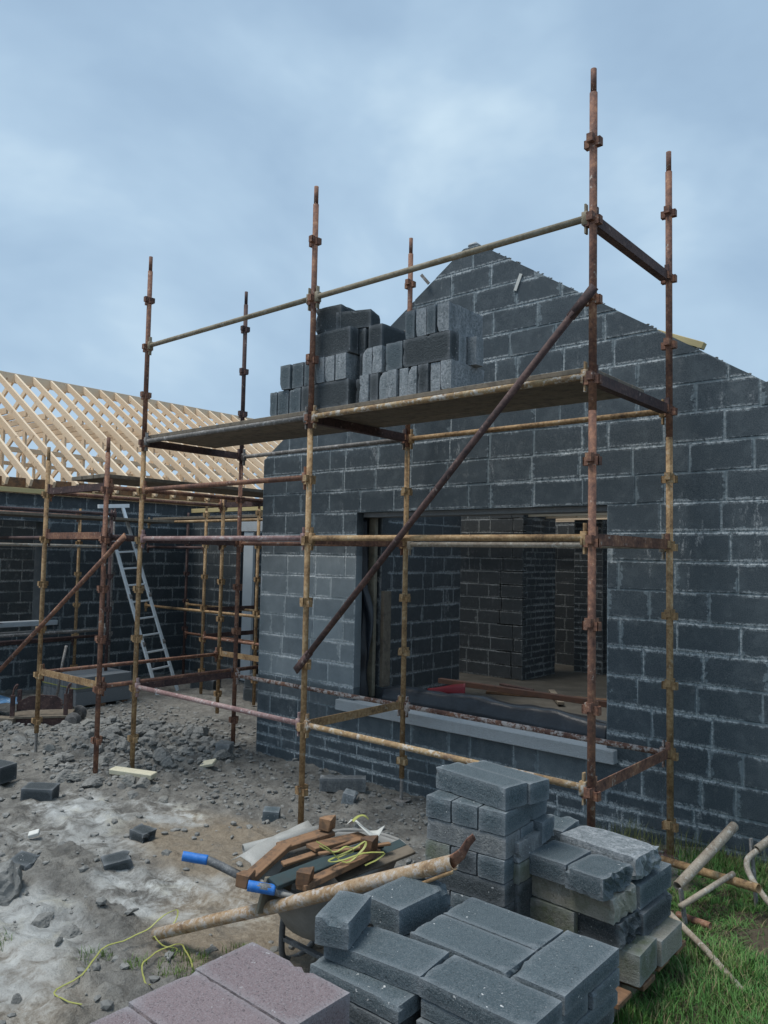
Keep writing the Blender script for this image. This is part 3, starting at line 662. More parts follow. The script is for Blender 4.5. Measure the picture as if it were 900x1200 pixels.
for k, x in enumerate((-5.36, -5.59, -5.82)): 
    part_box('deck_board', (x + 5.75, GY0 - .02 - .9, ZI(4) + .13), (x + .215 + 5.75, GY1 + 1.6 - .9, ZI(4) + .17), M_GREYWOOD, S2, .003)
brace(S2, (-4.66, -.365, 2.40), (-7.7, -.365, .57), M_RUST)
ledger(S2, (HX, GY0, ZI(5) + .02), (-9.8, .6, ZI(5) + .05), M_DARKR)
S3 = empty('scaffold_run', (-9.2, 2.5, 0), 'low rusty scaffold run along the truss wing and into the inner corner', 'scaffold', 'steel scaffolds round the house')
for x, y, zt, mt_ in ((-8.2, 3.2, 3.1, M_OCHRE), (-6.9, 3.2, 3.1, M_OCHRE), (-9.9, 4.05, 3.0, M_DARKR), (-9.9, 1.95, 2.95, M_OCHRE), (-9.9, 2.55, 2.95, M_GALV), (-8.75, 1.85, 2.9, M_DARKR), (-8.75, -2.2, 2.9, M_OCHRE), (-9.9, -2.2, 2.95, M_OCHRE)):
    upright(S3, x, y, .02, zt + .3 * 0, mt_, mt_, None, range(4, 10))
for x, i, mt_ in ((-8.75, 4, M_DARKR), (-8.75, 5, M_BONE), (-9.9, 8, M_DARKR), (-9.9, 4, M_RUST)):
    ledger(S3, (x, -2.2, ZI(i) - .05), (x, 1.95, ZI(i) - .05), mt_)
ledger(S3, (-8.75, -2.2, 1.08), (-8.75, 1.85, 1.08), M_GALV); ledger(S3, (-8.75, -2.2, .99), (-9.9, 2.55, .86), M_DARKR)
for y, x0, x1, zz, mt_ in ((4.05, -9.9, -5.4, 1.32, M_OCHRE), (3.2, -9.9, -5.4, 1.33, M_OCHRE), (3.2, -9.9, -5.4, 2.78, M_OCHRE), (3.2, -8.2, -5.4, .92, M_RUST), (4.05, -9.9, -5.4, .80, M_RUST), (3.2, -9.9, -8.2, 2.35, M_DARKR)):
    ledger(S3, (x0, y, zz), (x1, y, zz), mt_)
for x in (-6.9, -8.2): transom(S3, (x, 3.2, 1.36), (x, 4.3, 1.36), M_DARKR); transom(S3, (x, 3.2, .94), (x, 4.3, .94), M_DARKR)
for k in range(3): part_box('deck_board', (-9.9 + 9.2, 3.3 + .24 * k - 2.5, 2.83), (-5.2 + 9.2, 3.51 + .24 * k - 2.5, 2.87), M_GREYWOOD, S3, .003)
for k in range(3): part_box('deck_board', (-9.75 + .24 * k + 9.2, -3 - 2.5, 2.76), (-9.54 + .24 * k + 9.2, 3.2 - 2.5, 2.80), M_GREYWOOD, S3, .003)

# ------------------------------------------------------------------ ladder
LAD = empty('aluminium_ladder', (-8.71, 2.94, 0), 'bright aluminium folding ladder leaning up to the scaffold by the truss wing', 'ladder')
la, lb_ = V((-8.63, 2.70, -.03)), V((-8.80, 3.19, -.03)); ta, tb_ = V((-9.50, 2.14, 2.99)), V((-9.56, 2.50, 3.02)); lo_ = V(LAD.location)
for a, b_ in ((la, ta), (lb_, tb_)): part_bar('stile', a - lo_, b_ - lo_, .028, .065, M_ALU, LAD, .004, (lb_ - la))
for k in range(11):
    t = (k + .6) / 11.4; p = la.lerp(ta, t); q = lb_.lerp(tb_, t); part_bar('rung', p - lo_, q - lo_, .03, .03, M_ALU, LAD, .006)
for t in (.27, .52, .78):
    for a, b_ in ((la, ta), (lb_, tb_)):
        p = a.lerp(b_, t) - lo_; d = (lb_ - la).normalized() * .022; part_tube('hinge', [p - d, p + d], .042, M_GALV, LAD, 12)
part_bar('stabiliser', ta.lerp(tb_, -.3) - lo_, ta.lerp(tb_, 1.35) - lo_, .05, .06, M_ALU, LAD)

# ------------------------------------------------------------------ loose blocks
BM = {}
def block_mesh(l, w, h, var=0, broken=0.0, mat=None):
    key = (round(l, 3), round(w, 3), round(h, 3), var, broken, mat.name)
    if key in BM: return BM[key]
    b = bmesh.new(); nx, ny, nz = max(2, round(l / .026)), max(2, round(w / .026)), max(2, round(h / .026))
    bmesh.ops.create_cube(b, size=1)
    for ax, n in ((0, nx), (1, ny), (2, nz)):
        for k in range(1, n):
            pc = V((0, 0, 0)); pc[ax] = -.5 + k / n; nn_ = V((0, 0, 0)); nn_[ax] = 1
            bmesh.ops.bisect_plane(b, geom=b.verts[:] + b.edges[:] + b.faces[:], plane_co=pc, plane_no=nn_)
    off = V((var * 3.7, var * 1.3, var * 7.1)); rr = random.Random(var * 77 + int(l * 1000))
    for v in b.verts:
        on = [abs(abs(v.co[i]) - .5) < 1e-4 for i in range(3)]; k = sum(on); s = v.co.copy()
        p = V((s.x * l, s.y * w, s.z * h)); q = p.copy()
        if k >= 2:
            chip = .0014 + max(0, mn.noise(p * 30 + off) - .42) * .03 + max(0, mn.noise(p * 7 + off) - .45) * .07 + rr.uniform(0, .0012)
            for i in range(3):
                if on[i]: q[i] -= math.copysign(chip * (.9 if k == 2 else 1.2), s[i])
        q += V((mn.noise(p * 16 + off), mn.noise(p * 16 + off + V((9, 0, 0))), mn.noise(p * 16 + off + V((0, 9, 0))))) * .0008
        if broken and s.x > .2:
            f = (s.x - .2) / .3; q.x -= f * broken * (.5 + 1.4 * abs(mn.noise(V((p.y * 14, p.z * 14, var)))) + .7 * mn.noise(V((p.y * 34, p.z * 34, var))))
            q.y += f * mn.noise(p * 22 + off) * .018; q.z += f * mn.noise(p * 25 + off) * .014
        v.co = q
    me = mesh(b, 'block'); me.materials.append(mat); BM[key] = me
    return me
def blk(x0, x1, y0, y1, z0, z1, mat, label, group, rz=0.0, broken=0.0, axis=None, var=None, name='concrete_block', tilt=(0, 0)):
    lx, ly, lz = x1 - x0, y1 - y0, z1 - z0; var = R.randrange(5) if var is None else var
    ry = 0
    if (axis or ('x' if lx >= ly else 'y')) == 'y': lx, ly = ly, lx; ry = math.pi / 2
    if broken < 0: ry += math.pi; broken = -broken
    o = link(name, block_mesh(lx, ly, lz, var, broken, mat), None, None, ((x0 + x1) / 2, (y0 + y1) / 2, (z0 + z1) / 2), (tilt[0], tilt[1], ry + rz + R.uniform(-.012, .012)))
    return tag(o, label, 'block', group)
# --- stack on the scaffold platform
SZ = [3.472, 3.688, 3.904, 4.12]; H = .214
gS = 'concrete blocks stacked on the scaffold platform'
def ends(row, xs_, mats, lab, y0=.06):
    for k, ((a, b_), mt_) in enumerate(zip(xs_, mats)):
        dy = R.uniform(-.012, .012)
        blk(a + .002, b_ - .002, y0 + dy, y0 + .44 + dy, SZ[row], SZ[row] + H, mt_, lab[k], gS, axis='y')
OR = ['first', 'second', 'third', 'fourth', 'fifth', 'sixth', 'seventh', 'eighth', 'ninth', 'tenth']
def labs(n, txt): return [f'{OR[k]} block end from left in the {txt}' for k in range(n)]
D, Wm, B_ = M_BLOCKD, M_BLOCKW, M_BLOCK
ends(0, [(-3.08, -2.985), (-2.98, -2.84), (-2.82, -2.68), (-2.665, -2.56)], [B_, B_, B_, D], labs(4, 'bottom course, left scaffold pile'))
blk(-2.556, -2.125, .06, .16, SZ[0], SZ[0] + H, D, 'long dark block face in the bottom course of the left scaffold pile', gS)
blk(-2.556, -2.125, .27, .37, SZ[0], SZ[0] + H, D, 'dark block behind the long bottom one in the left scaffold pile', gS)
ends(0, [(-2.11, -2.01)], [D], ['recessed dark block end beside the gap between the two scaffold piles'], .14)
ends(0, [(-2.0, -1.90), (-1.895, -1.81), (-1.805, -1.71), (-1.708, -1.612), (-1.60, -1.51), (-1.508, -1.42), (-1.412, -1.312), (-1.305, -1.21), (-1.207, -1.107)], [Wm, D, Wm, Wm, Wm, Wm, D, Wm, Wm], labs(9, 'bottom course, right scaffold pile'))
ends(1, [(-2.94, -2.81), (-2.80, -2.66), (-2.65, -2.51), (-2.50, -2.40), (-2.398, -2.285), (-2.272, -2.15)], [B_, B_, B_, Wm, Wm, Wm], labs(6, 'second course, left scaffold pile'))
ends(1, [(-1.989, -1.885), (-1.882, -1.78), (-1.739, -1.57)], [Wm, Wm, B_], labs(3, 'second course, right scaffold pile'))
blk(-1.565, -1.125, .06, .16, SZ[1], SZ[1] + H, D, 'long dark block face in the second course of the right scaffold pile', gS)
blk(-1.565, -1.125, .17, .27, SZ[1], SZ[1] + H, Wm, 'block right behind the long second course face of the right scaffold pile', gS)
blk(-1.50, -1.06, .30, .40, SZ[1], SZ[1] + H, Wm, 'block overhanging at the right end of the second course on the scaffold', gS)
blk(-2.555, -2.125, .07, .17, SZ[2], SZ[2] + H, D, 'long dark block face in the third course of the left scaffold pile', gS)
blk(-2.50, -2.06, .18, .28, SZ[2], SZ[2] + H, D, 'block hidden behind the long third course face of the left scaffold pile', gS)
ends(2, [(-2.02, -1.87)], [D], ['dark block end standing at the right of the left scaffold pile third course'], .16)
blk(-2.10, -1.86, .16, .58, SZ[1], SZ[1] + H, D, 'dark block bridging the two scaffold piles in the second course', gS, axis='y')
ends(2, [(-1.557, -1.46), (-1.455, -1.355), (-1.347, -1.26), (-1.252, -1.14)], [B_, Wm, B_, Wm], labs(4, 'top course, right scaffold pile'))
blk(-2.56, -2.29, .09, .53, SZ[3], SZ[3] + .215, D, 'tall dark block on the very top left of the left scaffold pile', gS, .12, axis='y')
blk(-2.36, -2.05, .14, .36, SZ[3], SZ[3] + .15, D, 'low dark block on the very top right of the left scaffold pile', gS, .35)

# --- front stack of thin blocks
gF = 'thin grey blocks in the nearest stack'
T = .067; zt = .80
blk(.612, .83, -1.93, -1.492, zt - T, zt, B_, 'thin grey block laid crosswise at the right corner on top of the nearest stack', gF, axis='y')
blk(.165, .605, -1.717, -1.505, zt - T, zt, B_, 'white spotted thin block at the far edge on top of the nearest stack', gF)
blk(.165, .605, -1.937, -1.724, zt - T, zt, B_, 'thin block in the middle of the top course of the nearest stack', gF)
blk(.392, .835, -2.172, -1.955, zt - T, zt, B_, 'thin block along the near edge on top of the nearest stack', gF)
blk(-.045, .385, -2.19, -1.975, zt - T, zt, B_, 'thin block at the left of the nearest stack carrying a loose cut block', gF, .11)
blk(-.085, .055, -2.245, -1.995, zt + .001, zt + .105, B_, 'stubby loose block set askew on the left corner of the nearest stack', gF, .0, axis='y').rotation_euler.z += .38
blk(-.12, .092, -1.90, -1.54, zt - T, zt + .045, B_, 'broken edged thick block under the end of the rusty pipe', gF, -.04, .03, axis='y')
lowF = 'thin dark grey block in the lower courses of the nearest stack'
for L in range(1, 9):
    z1 = zt - T * L - .001 * L; z0 = z1 - T + .002
    j = lambda: R.uniform(-.012, .012)
    if L % 2:
        rows_ = [(-.05, .375, -2.27, -2.055), (.41, .84, -2.16, -1.945), (-.06, .37, -1.73, -1.52), (.40, .825, -1.72, -1.50), (.38, .82, -1.94, -1.73), (-.06, .37, -2.04, -1.83)]
    else:
        rows_ = [(-.04, .36, -2.26, -2.045), (.395, .835, -2.175, -1.96), (.62, .835, -1.94, -1.50), (-.07, .36, -1.74, -1.53), (.39, .60, -1.94, -1.50), (-.07, .36, -2.03, -1.82)]
    for (a, b_, c, d) in rows_:
        p, q = j(), j(); blk(a + p, b_ + p, c + q, d + q, z0, z1, B_ if R.random() < .6 else D, lowF, gF, R.uniform(-.02, .02))

# --- tall stack
gP = 'grey blocks in the tall stack on the pallet'
PR = .07
def P1(u0, u1, v0, v1, z0, z1, mat, label, rot=PR, cx=-.125, cy=-.93, **k):
    o = blk(u0, u1, v0, v1, z0, z1, mat, label, gP, **k)
    c = V((o.location.x, o.location.y, 0)); c.rotate(Matrix.Rotation(rot, 3, 'Z'))
    o.location.x = cx + c.x; o.location.y = cy + c.y; o.rotation_euler.z += rot; return o
P1(-.235, .24, -.085, .085, 1.056, 1.166, B_, 'front block of the pair laid on top of the tall stack', -.15, -.125, -1.01)
P1(-.19, .26, -.08, .075, 1.056, 1.160, B_, 'back block of the pair laid on top of the tall stack', -.15, -.105, -.845)
nm = ['left', 'middle', 'right']
for k in range(3): P1(-.228 + .152 * k, -.08 + .152 * k, -.235, .225, .945, 1.054, B_, f'{nm[k]} block end of the three in the second course of the tall stack')
P1(-.225, .225, -.23, -.08, .835, .943, M_BLOCKM, 'mortar smeared block along the front of the tall stack third course', 0.06)
P1(-.225, .225, -.075, .07, .835, .943, B_, 'middle block of the third course inside the tall stack'); P1(-.225, .27, .075, .22, .835, .943, B_, 'rear block of the tall stack third course jutting to the right')
for k in range(3): P1(-.228 + .152 * k, -.08 + .152 * k, -.235, .225, .725, .833, B_ if k == 2 else M_MOSS if k == 0 else D, f'{nm[k]} block end of the three in the fourth course of the tall stack', .05)
zz = .723
for L in range(4):
    for k in range(3):
        lb2 = 'grey block low down in the tall stack on the pallet'
        if L % 2 == 0: P1(-.225, .225, -.232 + .153 * k, -.085 + .153 * k, zz - .106, zz, D if R.random() < .5 else B_, lb2, .06)
        else: P1(-.228 + .152 * k, -.08 + .152 * k, -.235, .225, zz - .106, zz, D if R.random() < .5 else B_, lb2, .06)
    zz -= .108
# --- broken heap to the right
gH = 'odd broken blocks heaped at the right of the pallet'
blk(.12, .335, -.955, -.70, .721, .822, B_, 'left half of the cracked block on top of the broken heap', gH, -.03, axis='x')
blk(.345, .565, -.99, -.725, .721, .822, B_, 'right half of the cracked block on top of the broken heap, with a ragged end', gH, -.08, .025, axis='x')
blk(.11, .58, -.925, -.69, .605, .719, M_BEIGE, 'buff coloured stone like block jutting out under the cracked block', gH, -.05, .02)
blk(.14, .60, -.66, -.42, .725, .835, M_BLOCKW, 'white dusted block behind the cracked block on the heap', gH, -.12, .03)
blk(-.06, .12, -.62, -.36, .72, .84, B_, 'rough half block wedged between the tall stack and the broken heap', gH, .1, .04)
blk(.33, .575, -.66, -.27, .585, .70, B_, 'dark clean block at the right of the buff block', gH, -.02, axis='y')
blk(.33, .60, -.69, -.30, .47, .585, D, 'block with a jagged broken end below the clean dark block', gH, 0, .05)
blk(.28, .62, -.90, -.66, .49, .602, D, 'crumbling dark block with a shattered end under the buff block', gH, -.08, .05)
blk(.10, .36, -.93, -.70, .455, .60, M_MOSS, 'mossy block in shade at the left under the buff block', gH)
blk(.36, .655, -.89, -.66, .345, .485, M_MOSS, 'pale mossy block at the bottom right of the heap nearest the camera', gH, .04)
blk(.36, .665, -.64, -.36, .345, .465, M_BEIGE, 'pale mossy block at the bottom right of the heap nearest the wall', gH)
blk(.02, .34, -.66, -.38, .345, .46, D, 'dark block under the middle of the broken heap', gH); blk(.02, .32, -.66, -.38, .462, .585, D, 'upper dark block inside the broken heap', gH); blk(.02, .32, -.66, -.38, .588, .715, D, 'dark block below the white dusted one inside the heap', gH)
blk(.12, .34, -.90, -.70, .345, .453, D, 'dark block on the pallet below the shaded mossy block', gH)
for k, (za, lab) in enumerate(((.70, 'lower of two small block ends in the gap beside the tall stack'), (.80, 'upper of two small block ends in the gap beside the tall stack'))):
    blk(.045, .13, -1.06, -.80, za, za + .096, M_BLOCKM if k else M_MOSS, lab, gH, .03, axis='y')
blk(.045, .125, -1.05, -.80, .45, .695, D, 'dark block standing in the gap under the two small ends', gH, 0, axis='y')
blk(.045, .125, -1.05, -.80, .345, .448, D, 'dark block at the bottom of the gap beside the tall stack', gH, 0, axis='y')
# --- pallet under both
PAL = empty('wooden_pallet', (.10, -.8, .2), 'weathered wooden pallet under the tall stack and the broken heap', 'pallet')
for k in range(5):
    part_box('deck_slat', (-.60 + .0, -.46 + .215 * k, .105), (.53 + R.uniform(0, .03), -.32 + .215 * k, .132), M_OLDWOOD, PAL, .004)
for k in range(3): part_box('bearer', (-.55 + .46 * k, -.44, .0), (-.46 + .46 * k, .53, .104), M_GREYWOOD, PAL, .004)

# --- pink stack
gK = 'pinkish blocks in the stack at the bottom edge'
top3 = ['pinkish block at the far side of the pink stack, nearest the wheelbarrow', 'middle pinkish block on top of the pink stack', 'pinkish block at the near side of the pink stack, cut by the frame']
for L in range(3):
    for k in range(3):
        y1 = -2.668 - .2335 * k
        blk(.09 + .012 * k, .53 + .012 * k, y1 - .228, y1, 1.0 - .217 * (L + 1) + .003, 1.0 - .217 * L, M_PINK, top3[k] if L == 0 else 'pinkish block lower down in the pink stack at the bottom edge', gK, -.008)

# --- loose single blocks on the ground
def gz(x, y): return ground_h(x, y)
def lone(x, y, l, w, h, rz, mat, label, tilt=(0, 0), broken=0.0, sink=.02):
    z = gz(x, y) - sink
    o = blk(x - l / 2, x + l / 2, y - w / 2, y + w / 2, z, z + h, mat, label, 'single blocks lying on the mud', rz, broken, 'x', None, 'concrete_block', tilt); return o
lone(-4.92, -.95, .28, .19, .14, .75, M_BLOCKD, 'dark wet block lying alone on the mud left of the rubble', (.05, .04))
lone(-5.65, -1.05, .34, .22, .16, .3, D, 'dark block at the left edge of the picture beside the rubble', (.03, .03))
lone(-3.05, 1.08, .44, .11, .13, .72, M_BLOCKM, 'long grey block half buried by the foot of the gable wall', (.05, 0))
lone(-2.80, .92, .14, .12, .13, .5, M_BLOCKW, 'small pale broken block in front of the half buried long block', (.1, .2), .03)
lone(-8.55, 3.55, .44, .24, .22, .35, D, 'dark block on the ground by the base of the ladder', (.03, .1))
lone(-7.1, 3.5, .44, .30, .2, .3, D, 'lower dark block of the pair near the gable corner', (.02, .05))
o = lone(-7.1, 3.5, .44, .26, .16, .45, D, 'upper dark block of the pair near the gable corner', (.02, .1)); o.location.z += .2
lone(-3.0, -1.30, .21, .14, .10, 1.2, D, 'flat dark block fragment in the wet cement wash', (.15, -.1), .03)
lone(-3.37, -.86, .18, .13, .1, .2, D, 'small black block fragment on the edge of the brown mud', (.1, .1), .03)
lone(-4.72, .98, .17, .16, .15, .5, M_BLOCKM, 'small grey block fragment under the back left post of the tall scaffold', (0, .1), .02)
lone(-2.95, .10, .14, .12, .1, .7, M_BLOCK, 'small grey cube of block near the middle scaffold post', (.1, .05))
lone(-2.35, -.18, .18, .14, .1, .9, M_BLOCK, 'small grey block fragment between the post and the wheelbarrow', (.1, .1), .03)
lone(-3.45, -1.75, .2, .14, .08, .4, D, 'dark flat fragment sunk in the pale wash at the left', (.2, .1), .03)

# ------------------------------------------------------------------ rocks, crumbs
def rock_mesh(seed, mat):
    b = bmesh.new(); bmesh.ops.create_icosphere(b, subdivisions=4, radius=1)
    for v in b.verts:
        p = v.co.copy(); v.co = p * (1 + .28 * mn.noise(p * 1.2 + V((seed * 5.1, 0, 0))) + .16 * mn.noise(p * 3 + V((0, seed, 0)))); 
        for ax in (V((1, .3, .2)), V((-.4, 1, .3)), V((.2, -.8, .6)), V((.1, .2, 1)), V((-.8, -.5, .1)), V((.7, -.6, .5)), V((-.5, .3, .8)), V((.6, .7, .5)), V((-.7, -.2, .7))):
            a = ax.normalized(); d = v.co.dot(a) - (.62 + .12 * math.sin(seed * 3 + a.x * 9))
            if d > 0: v.co -= a * d * .95
        v.co *= 1 + .10 * mn.noise(v.co * 5 + V((seed, seed, 0))) + .05 * mn.noise(v.co * 14 + V((seed, 0, 0)))
    me = mesh(b, 'rock', False); me.materials.append(mat); return me
RK = [rock_mesh(s, M_ROCK) for s in range(6)]; RKL = [rock_mesh(s + 9, M_ROCKL) for s in range(3)]
def rock(x, y, s, label, group, lib=RK, flat=.65, name='stone'):
    o = link(name, R.choice(lib), None, None, (x, y, gz(x, y) + s * flat * .12), (R.uniform(-.3, .3), R.uniform(-.3, .3), R.uniform(0, 6.3)))
    o.scale = (s * R.uniform(.8, 1.3), s * R.uniform(.8, 1.2), s * flat * R.uniform(.8, 1.2)); return tag(o, label, 'stone', group)
cnt = 0
while cnt < 280:
    x, y = R.uniform(-8.2, -4.2), R.uniform(-.6, 1.9)
    if zones(x, y)[0] > R.uniform(.15, .9):
        rock(x, y, R.choice((.035, .04, .05, .05, .06, .07, .08, .10, .12)), 'rough grey lump in the heap of rubble between the scaffolds', 'stones in the rubble heap', RK if R.random() < .85 else RKL); cnt += 1
rock(-3.15, -2.05, .20, 'large dark mud caked boulder at the left edge of the picture', None, RK, .8)
for x, y, s in ((-2.35, -1.98, .07), (-2.6, -2.05, .085), (-2.1, -.55, .03), (-2.9, -.95, .045), (-4.1, -.2, .08), (-4.35, -.35, .09), (-4.6, -.65, .05), (-4.0, .9, .06), (-3.75, 1.0, .05), (-2.9, .6, .045), (-2.35, .5, .045), (-1.9, .4, .04), (-3.0, -.2, .03), (-1.9, -2.5, .04), (-1.5, -1.6, .05), (-1.3, -1.3, .045), (-1.75, -.2, .04), (-3.9, .2, .045)):
    rock(x, y, s, 'lone grey stone pressed into the open mud in front of the scaffold', 'lone stones on the open mud', RK if R.random() < .7 else RKL)
# pale bits
for (x, y, rz, label) in ((-4.52, .62, .4, 'cream square of insulation foam on the rubble near the back left post'),
                          (-3.96, -1.45, .9, 'small white card scrap on the mud at the left')):
    b = bmesh.new(); s = .075 if x < -4 else .04; box(b, (-s, -s * .7, 0), (s, s * .7, .03), .004); o = link('foam_scrap', mesh(b, 'foam_scrap'), M_FOAM if x < -4 else M_CHALK, None, (x, y, gz(x, y) + .03), (.3, -.25, rz)); tag(o, label, 'scrap')
b = bmesh.new(); box(b, (-.25, -.05, 0), (.25, .05, .05), .006)
tag(link('foam_strip', mesh(b, 'foam_strip'), M_FOAM, None, (-4.72, -.13, gz(-4.72, -.13) + .02), (.1, 0, .35)), 'long cream foam strip lying at the foot of the front left post', 'foam strip')
for k in range(3): rock(-4.62 + .13 * k, -.24 + .07 * k, .075, 'rounded stone in the row beside the cream foam strip', 'stones by the foam strip', RKL, .8)
# small crumbs as one countless scatter
bm = bmesh.new(); rr = random.Random(5); n = 0; ic_ = bmesh.new(); bmesh.ops.create_icosphere(ic_, subdivisions=1, radius=1); IV = [v.co.copy() for v in ic_.verts]; IF = [[v.index for v in f.verts] for f in ic_.faces]; ic_.free()
pv = []; pf = []
while n < 5200:
    x, y = rr.uniform(-8.8, .2), rr.uniform(-2.9, 2.3)
    if y > 1.46 and x > -4.9: continue
    ru, wa, br, tu = zones(x, y)
    if rr.random() > .10 + .8 * ru - .08 * wa - .05 * br + (.32 if y > .0 else 0): continue
    s = rr.choice((.006, .008, .01, .012, .016, .02, .028)) * (1 + .5 * ru); z = gz(x, y) + s * .3; k0 = len(pv)
    sx, sy, sz = s * rr.uniform(.8, 1.6), s * rr.uniform(.7, 1.3), s * rr.uniform(.5, .9); a = rr.uniform(0, 6.3); ca_, sa_ = math.cos(a), math.sin(a)
    for c in IV:
        k = 1 + rr.uniform(-.25, .25); p, q = c.x * sx * k, c.y * sy * k; pv.append((x + p * ca_ - q * sa_, y + p * sa_ + q * ca_, z + c.z * sz * k))
    pf += [[k0 + i for i in f] for f in IF]; n += 1
me = bpy.data.meshes.new('gravel'); me.from_pydata(pv, [], pf); me.update()
tag(link('gravel', me, M_ROCK), 'grey crumbs and gravel scattered over the churned mud', 'gravel', kind='stuff'); bm.free()

# ------------------------------------------------------------------ grass
gv = []; gf = []; gc = []; rr = random.Random(8)
def blade(x, y, h, lean, w, colr):
    z = gz(x, y) - .005; a = rr.uniform(0, 6.283); dx, dy = math.cos(a) * lean, math.sin(a) * lean; px, py = -math.sin(a) * w, math.cos(a) * w; k = len(gv)
    gv.extend([(x - px, y - py, z), (x + px, y + py, z), (x - px * .8 + dx * .4, y - py * .8 + dy * .4, z + h * .6), (x + px * .8 + dx * .4, y + py * .8 + dy * .4, z + h * .6), (x + dx, y + dy, z + h * .93)])
    gf.extend([(k, k + 1, k + 3, k + 2), (k + 2, k + 3, k + 4)]); gc.extend([colr] * 5)
cnt = 0
while cnt < 85000:
    x, y = rr.uniform(-.1, 2.6), rr.uniform(-1.7, 1.47)
    p = V((x, y, 0)); d = zones(x, y)[3] * (.85 + .7 * mn.noise(p * 2.2))
    d *= 1 - .93 * blob(x, y, .98, .42, .30, .34); d *= 1 - .7 * sstep(1.1, 1.45, y); hk = 1 - .45 * blob(x, y, .6, .55, .55, .6)
    if rr.random() > d: continue
    cl = mn.noise(p * 4.5) * .5 + .5; f = rr.random()
    c = (.062 + .085 * f * cl, .130 + .125 * f, .030 + .03 * f)
    if rr.random() < .17: c = (.24, .215, .11)
    c = tuple(q * (.75 + .5 * cl) for q in c) + (1,)
    blade(x, y, hk * rr.uniform(.03, .11) * (.5 + .8 * cl), rr.uniform(.01, .09), rr.uniform(.0014, .0028), c); cnt += 1
for (cx, cy, r_, n_) in ((-1.49, -1.80, .14, 260), (-1.38, -1.5, .1, 120), (-1.95, -2.05, .09, 90), (-2.5, -2.35, .08, 80), (-1.7, -1.95, .06, 60)):
    for k in range(n_):
        a = rr.uniform(0, 6.28); q = r_ * math.sqrt(rr.random()); f = rr.random(); blade(cx + q * math.cos(a), cy + q * math.sin(a), rr.uniform(.02, .06), rr.uniform(.01, .05), .0018, (.07 + .05 * f, .13 + .08 * f, .03, 1))
for k in range(700):
    x = rr.uniform(-.7, .9); y = rr.uniform(1.2, 1.48); f = rr.random(); blade(x, y, rr.uniform(.05, .2), rr.uniform(.02, .1), .0016, (.12 + .1 * f, .15 + .08 * f, .06, 1))
me = bpy.data.meshes.new('grass'); me.from_pydata(gv, [], gf); me.update(); ca = me.color_attributes.new('tint', 'FLOAT_COLOR', 'POINT')
for i, c in enumerate(gc): ca.data[i].color = c
tag(link('grass', me, M_GRASS), 'rough green grass at the right beside the block heap', 'grass', kind='stuff')

# ------------------------------------------------------------------ wheelbarrow (long axis +y in its own frame, tray towards the wall)
WB = empty('wheelbarrow', (-.97, -1.2, -.03), 'cement crusted wheelbarrow with blue handle grips, loaded with broken timber', 'wheelbarrow')
rim = [(-.16, -.40), (.17, -.41), (.235, -.05), (.245, .26), (.14, .41), (-.10, .41), (-.25, .26), (-.26, -.05)]
b = bmesh.new(); L0 = []
for sc_, zz in ((1.06, .588), (1.03, .58), (1.0, .56), (.64, .27)):
    L0.append([b.verts.new((x * sc_, (y - .02) * sc_ + (.02 if sc_ > .9 else .03), zz + (.03 * (y > .2) if sc_ > .9 else 0))) for x, y in rim])
for a, c in zip(L0, L0[1:]):
    for k in range(8): b.faces.new((a[k], a[(k + 1) % 8], c[(k + 1) % 8], c[k]))
b.faces.new(L0[-1][::-1]); bmesh.ops.subdivide_edges(b, edges=b.edges[:], cuts=2, use_grid_fill=True)
bmesh.ops.smooth_vert(b, verts=[v for v in b.verts if v.co.z < .55], factor=.5, use_axis_x=True, use_axis_y=True, use_axis_z=True)
bmesh.ops.recalc_face_normals(b, faces=b.faces); bmesh.ops.solidify(b, geom=b.faces[:], thickness=.006)
link('tray', mesh(b, 'tray', True), M_TRAY, WB)
part_tube('rim', smooth_path([(x * 1.07, (y - .02) * 1.06 + .02, .586 + .03 * (y > .2)) for x, y in rim + rim[:1]], 4), .012, M_TRAY, WB, 8)
for s_, gx in ((-1, -.60), (1, -.04)):
    part_tube('handle', smooth_path([(gx, -.56, .615), (gx + .10, -.48, .60), (gx * .8 + .17, -.36, .52), (s_ * .17 - .03, -.20, .44), (s_ * .17, .1, .28), (s_ * .06, .56, .20)]), .023, M_TUBE, WB, 10)
    part_tube('grip', [(gx - .005, -.565, .617), (gx + .0, -.56, .616), (gx + .098, -.482, .600), (gx + .103, -.477, .599)], .0265, M_BLUE, WB, 12)
    part_tube('leg', smooth_path([(s_ * .19, -.16, .43), (s_ * .20, -.18, .2), (s_ * .20, -.16, .06), (s_ * .19, -.03, .04), (s_ * .18, .1, .12), (s_ * .17, .18, .27)]), .017, M_TUBE, WB, 8)
part_bar('leg_brace', (-.2, -.17, .17), (.2, -.17, .17), .03, .02, M_TUBE, WB)
wh = part_tube('wheel', [(-.04, .60, .19), (.04, .60, .19)], .19, M_TYRE, WB, 24)
b = bmesh.new(); tube(b, [(-.046, .60, .19), (.046, .60, .19)], .10, 18); link('rim_disc', mesh(b, 'rim_disc'), M_RED, wh)
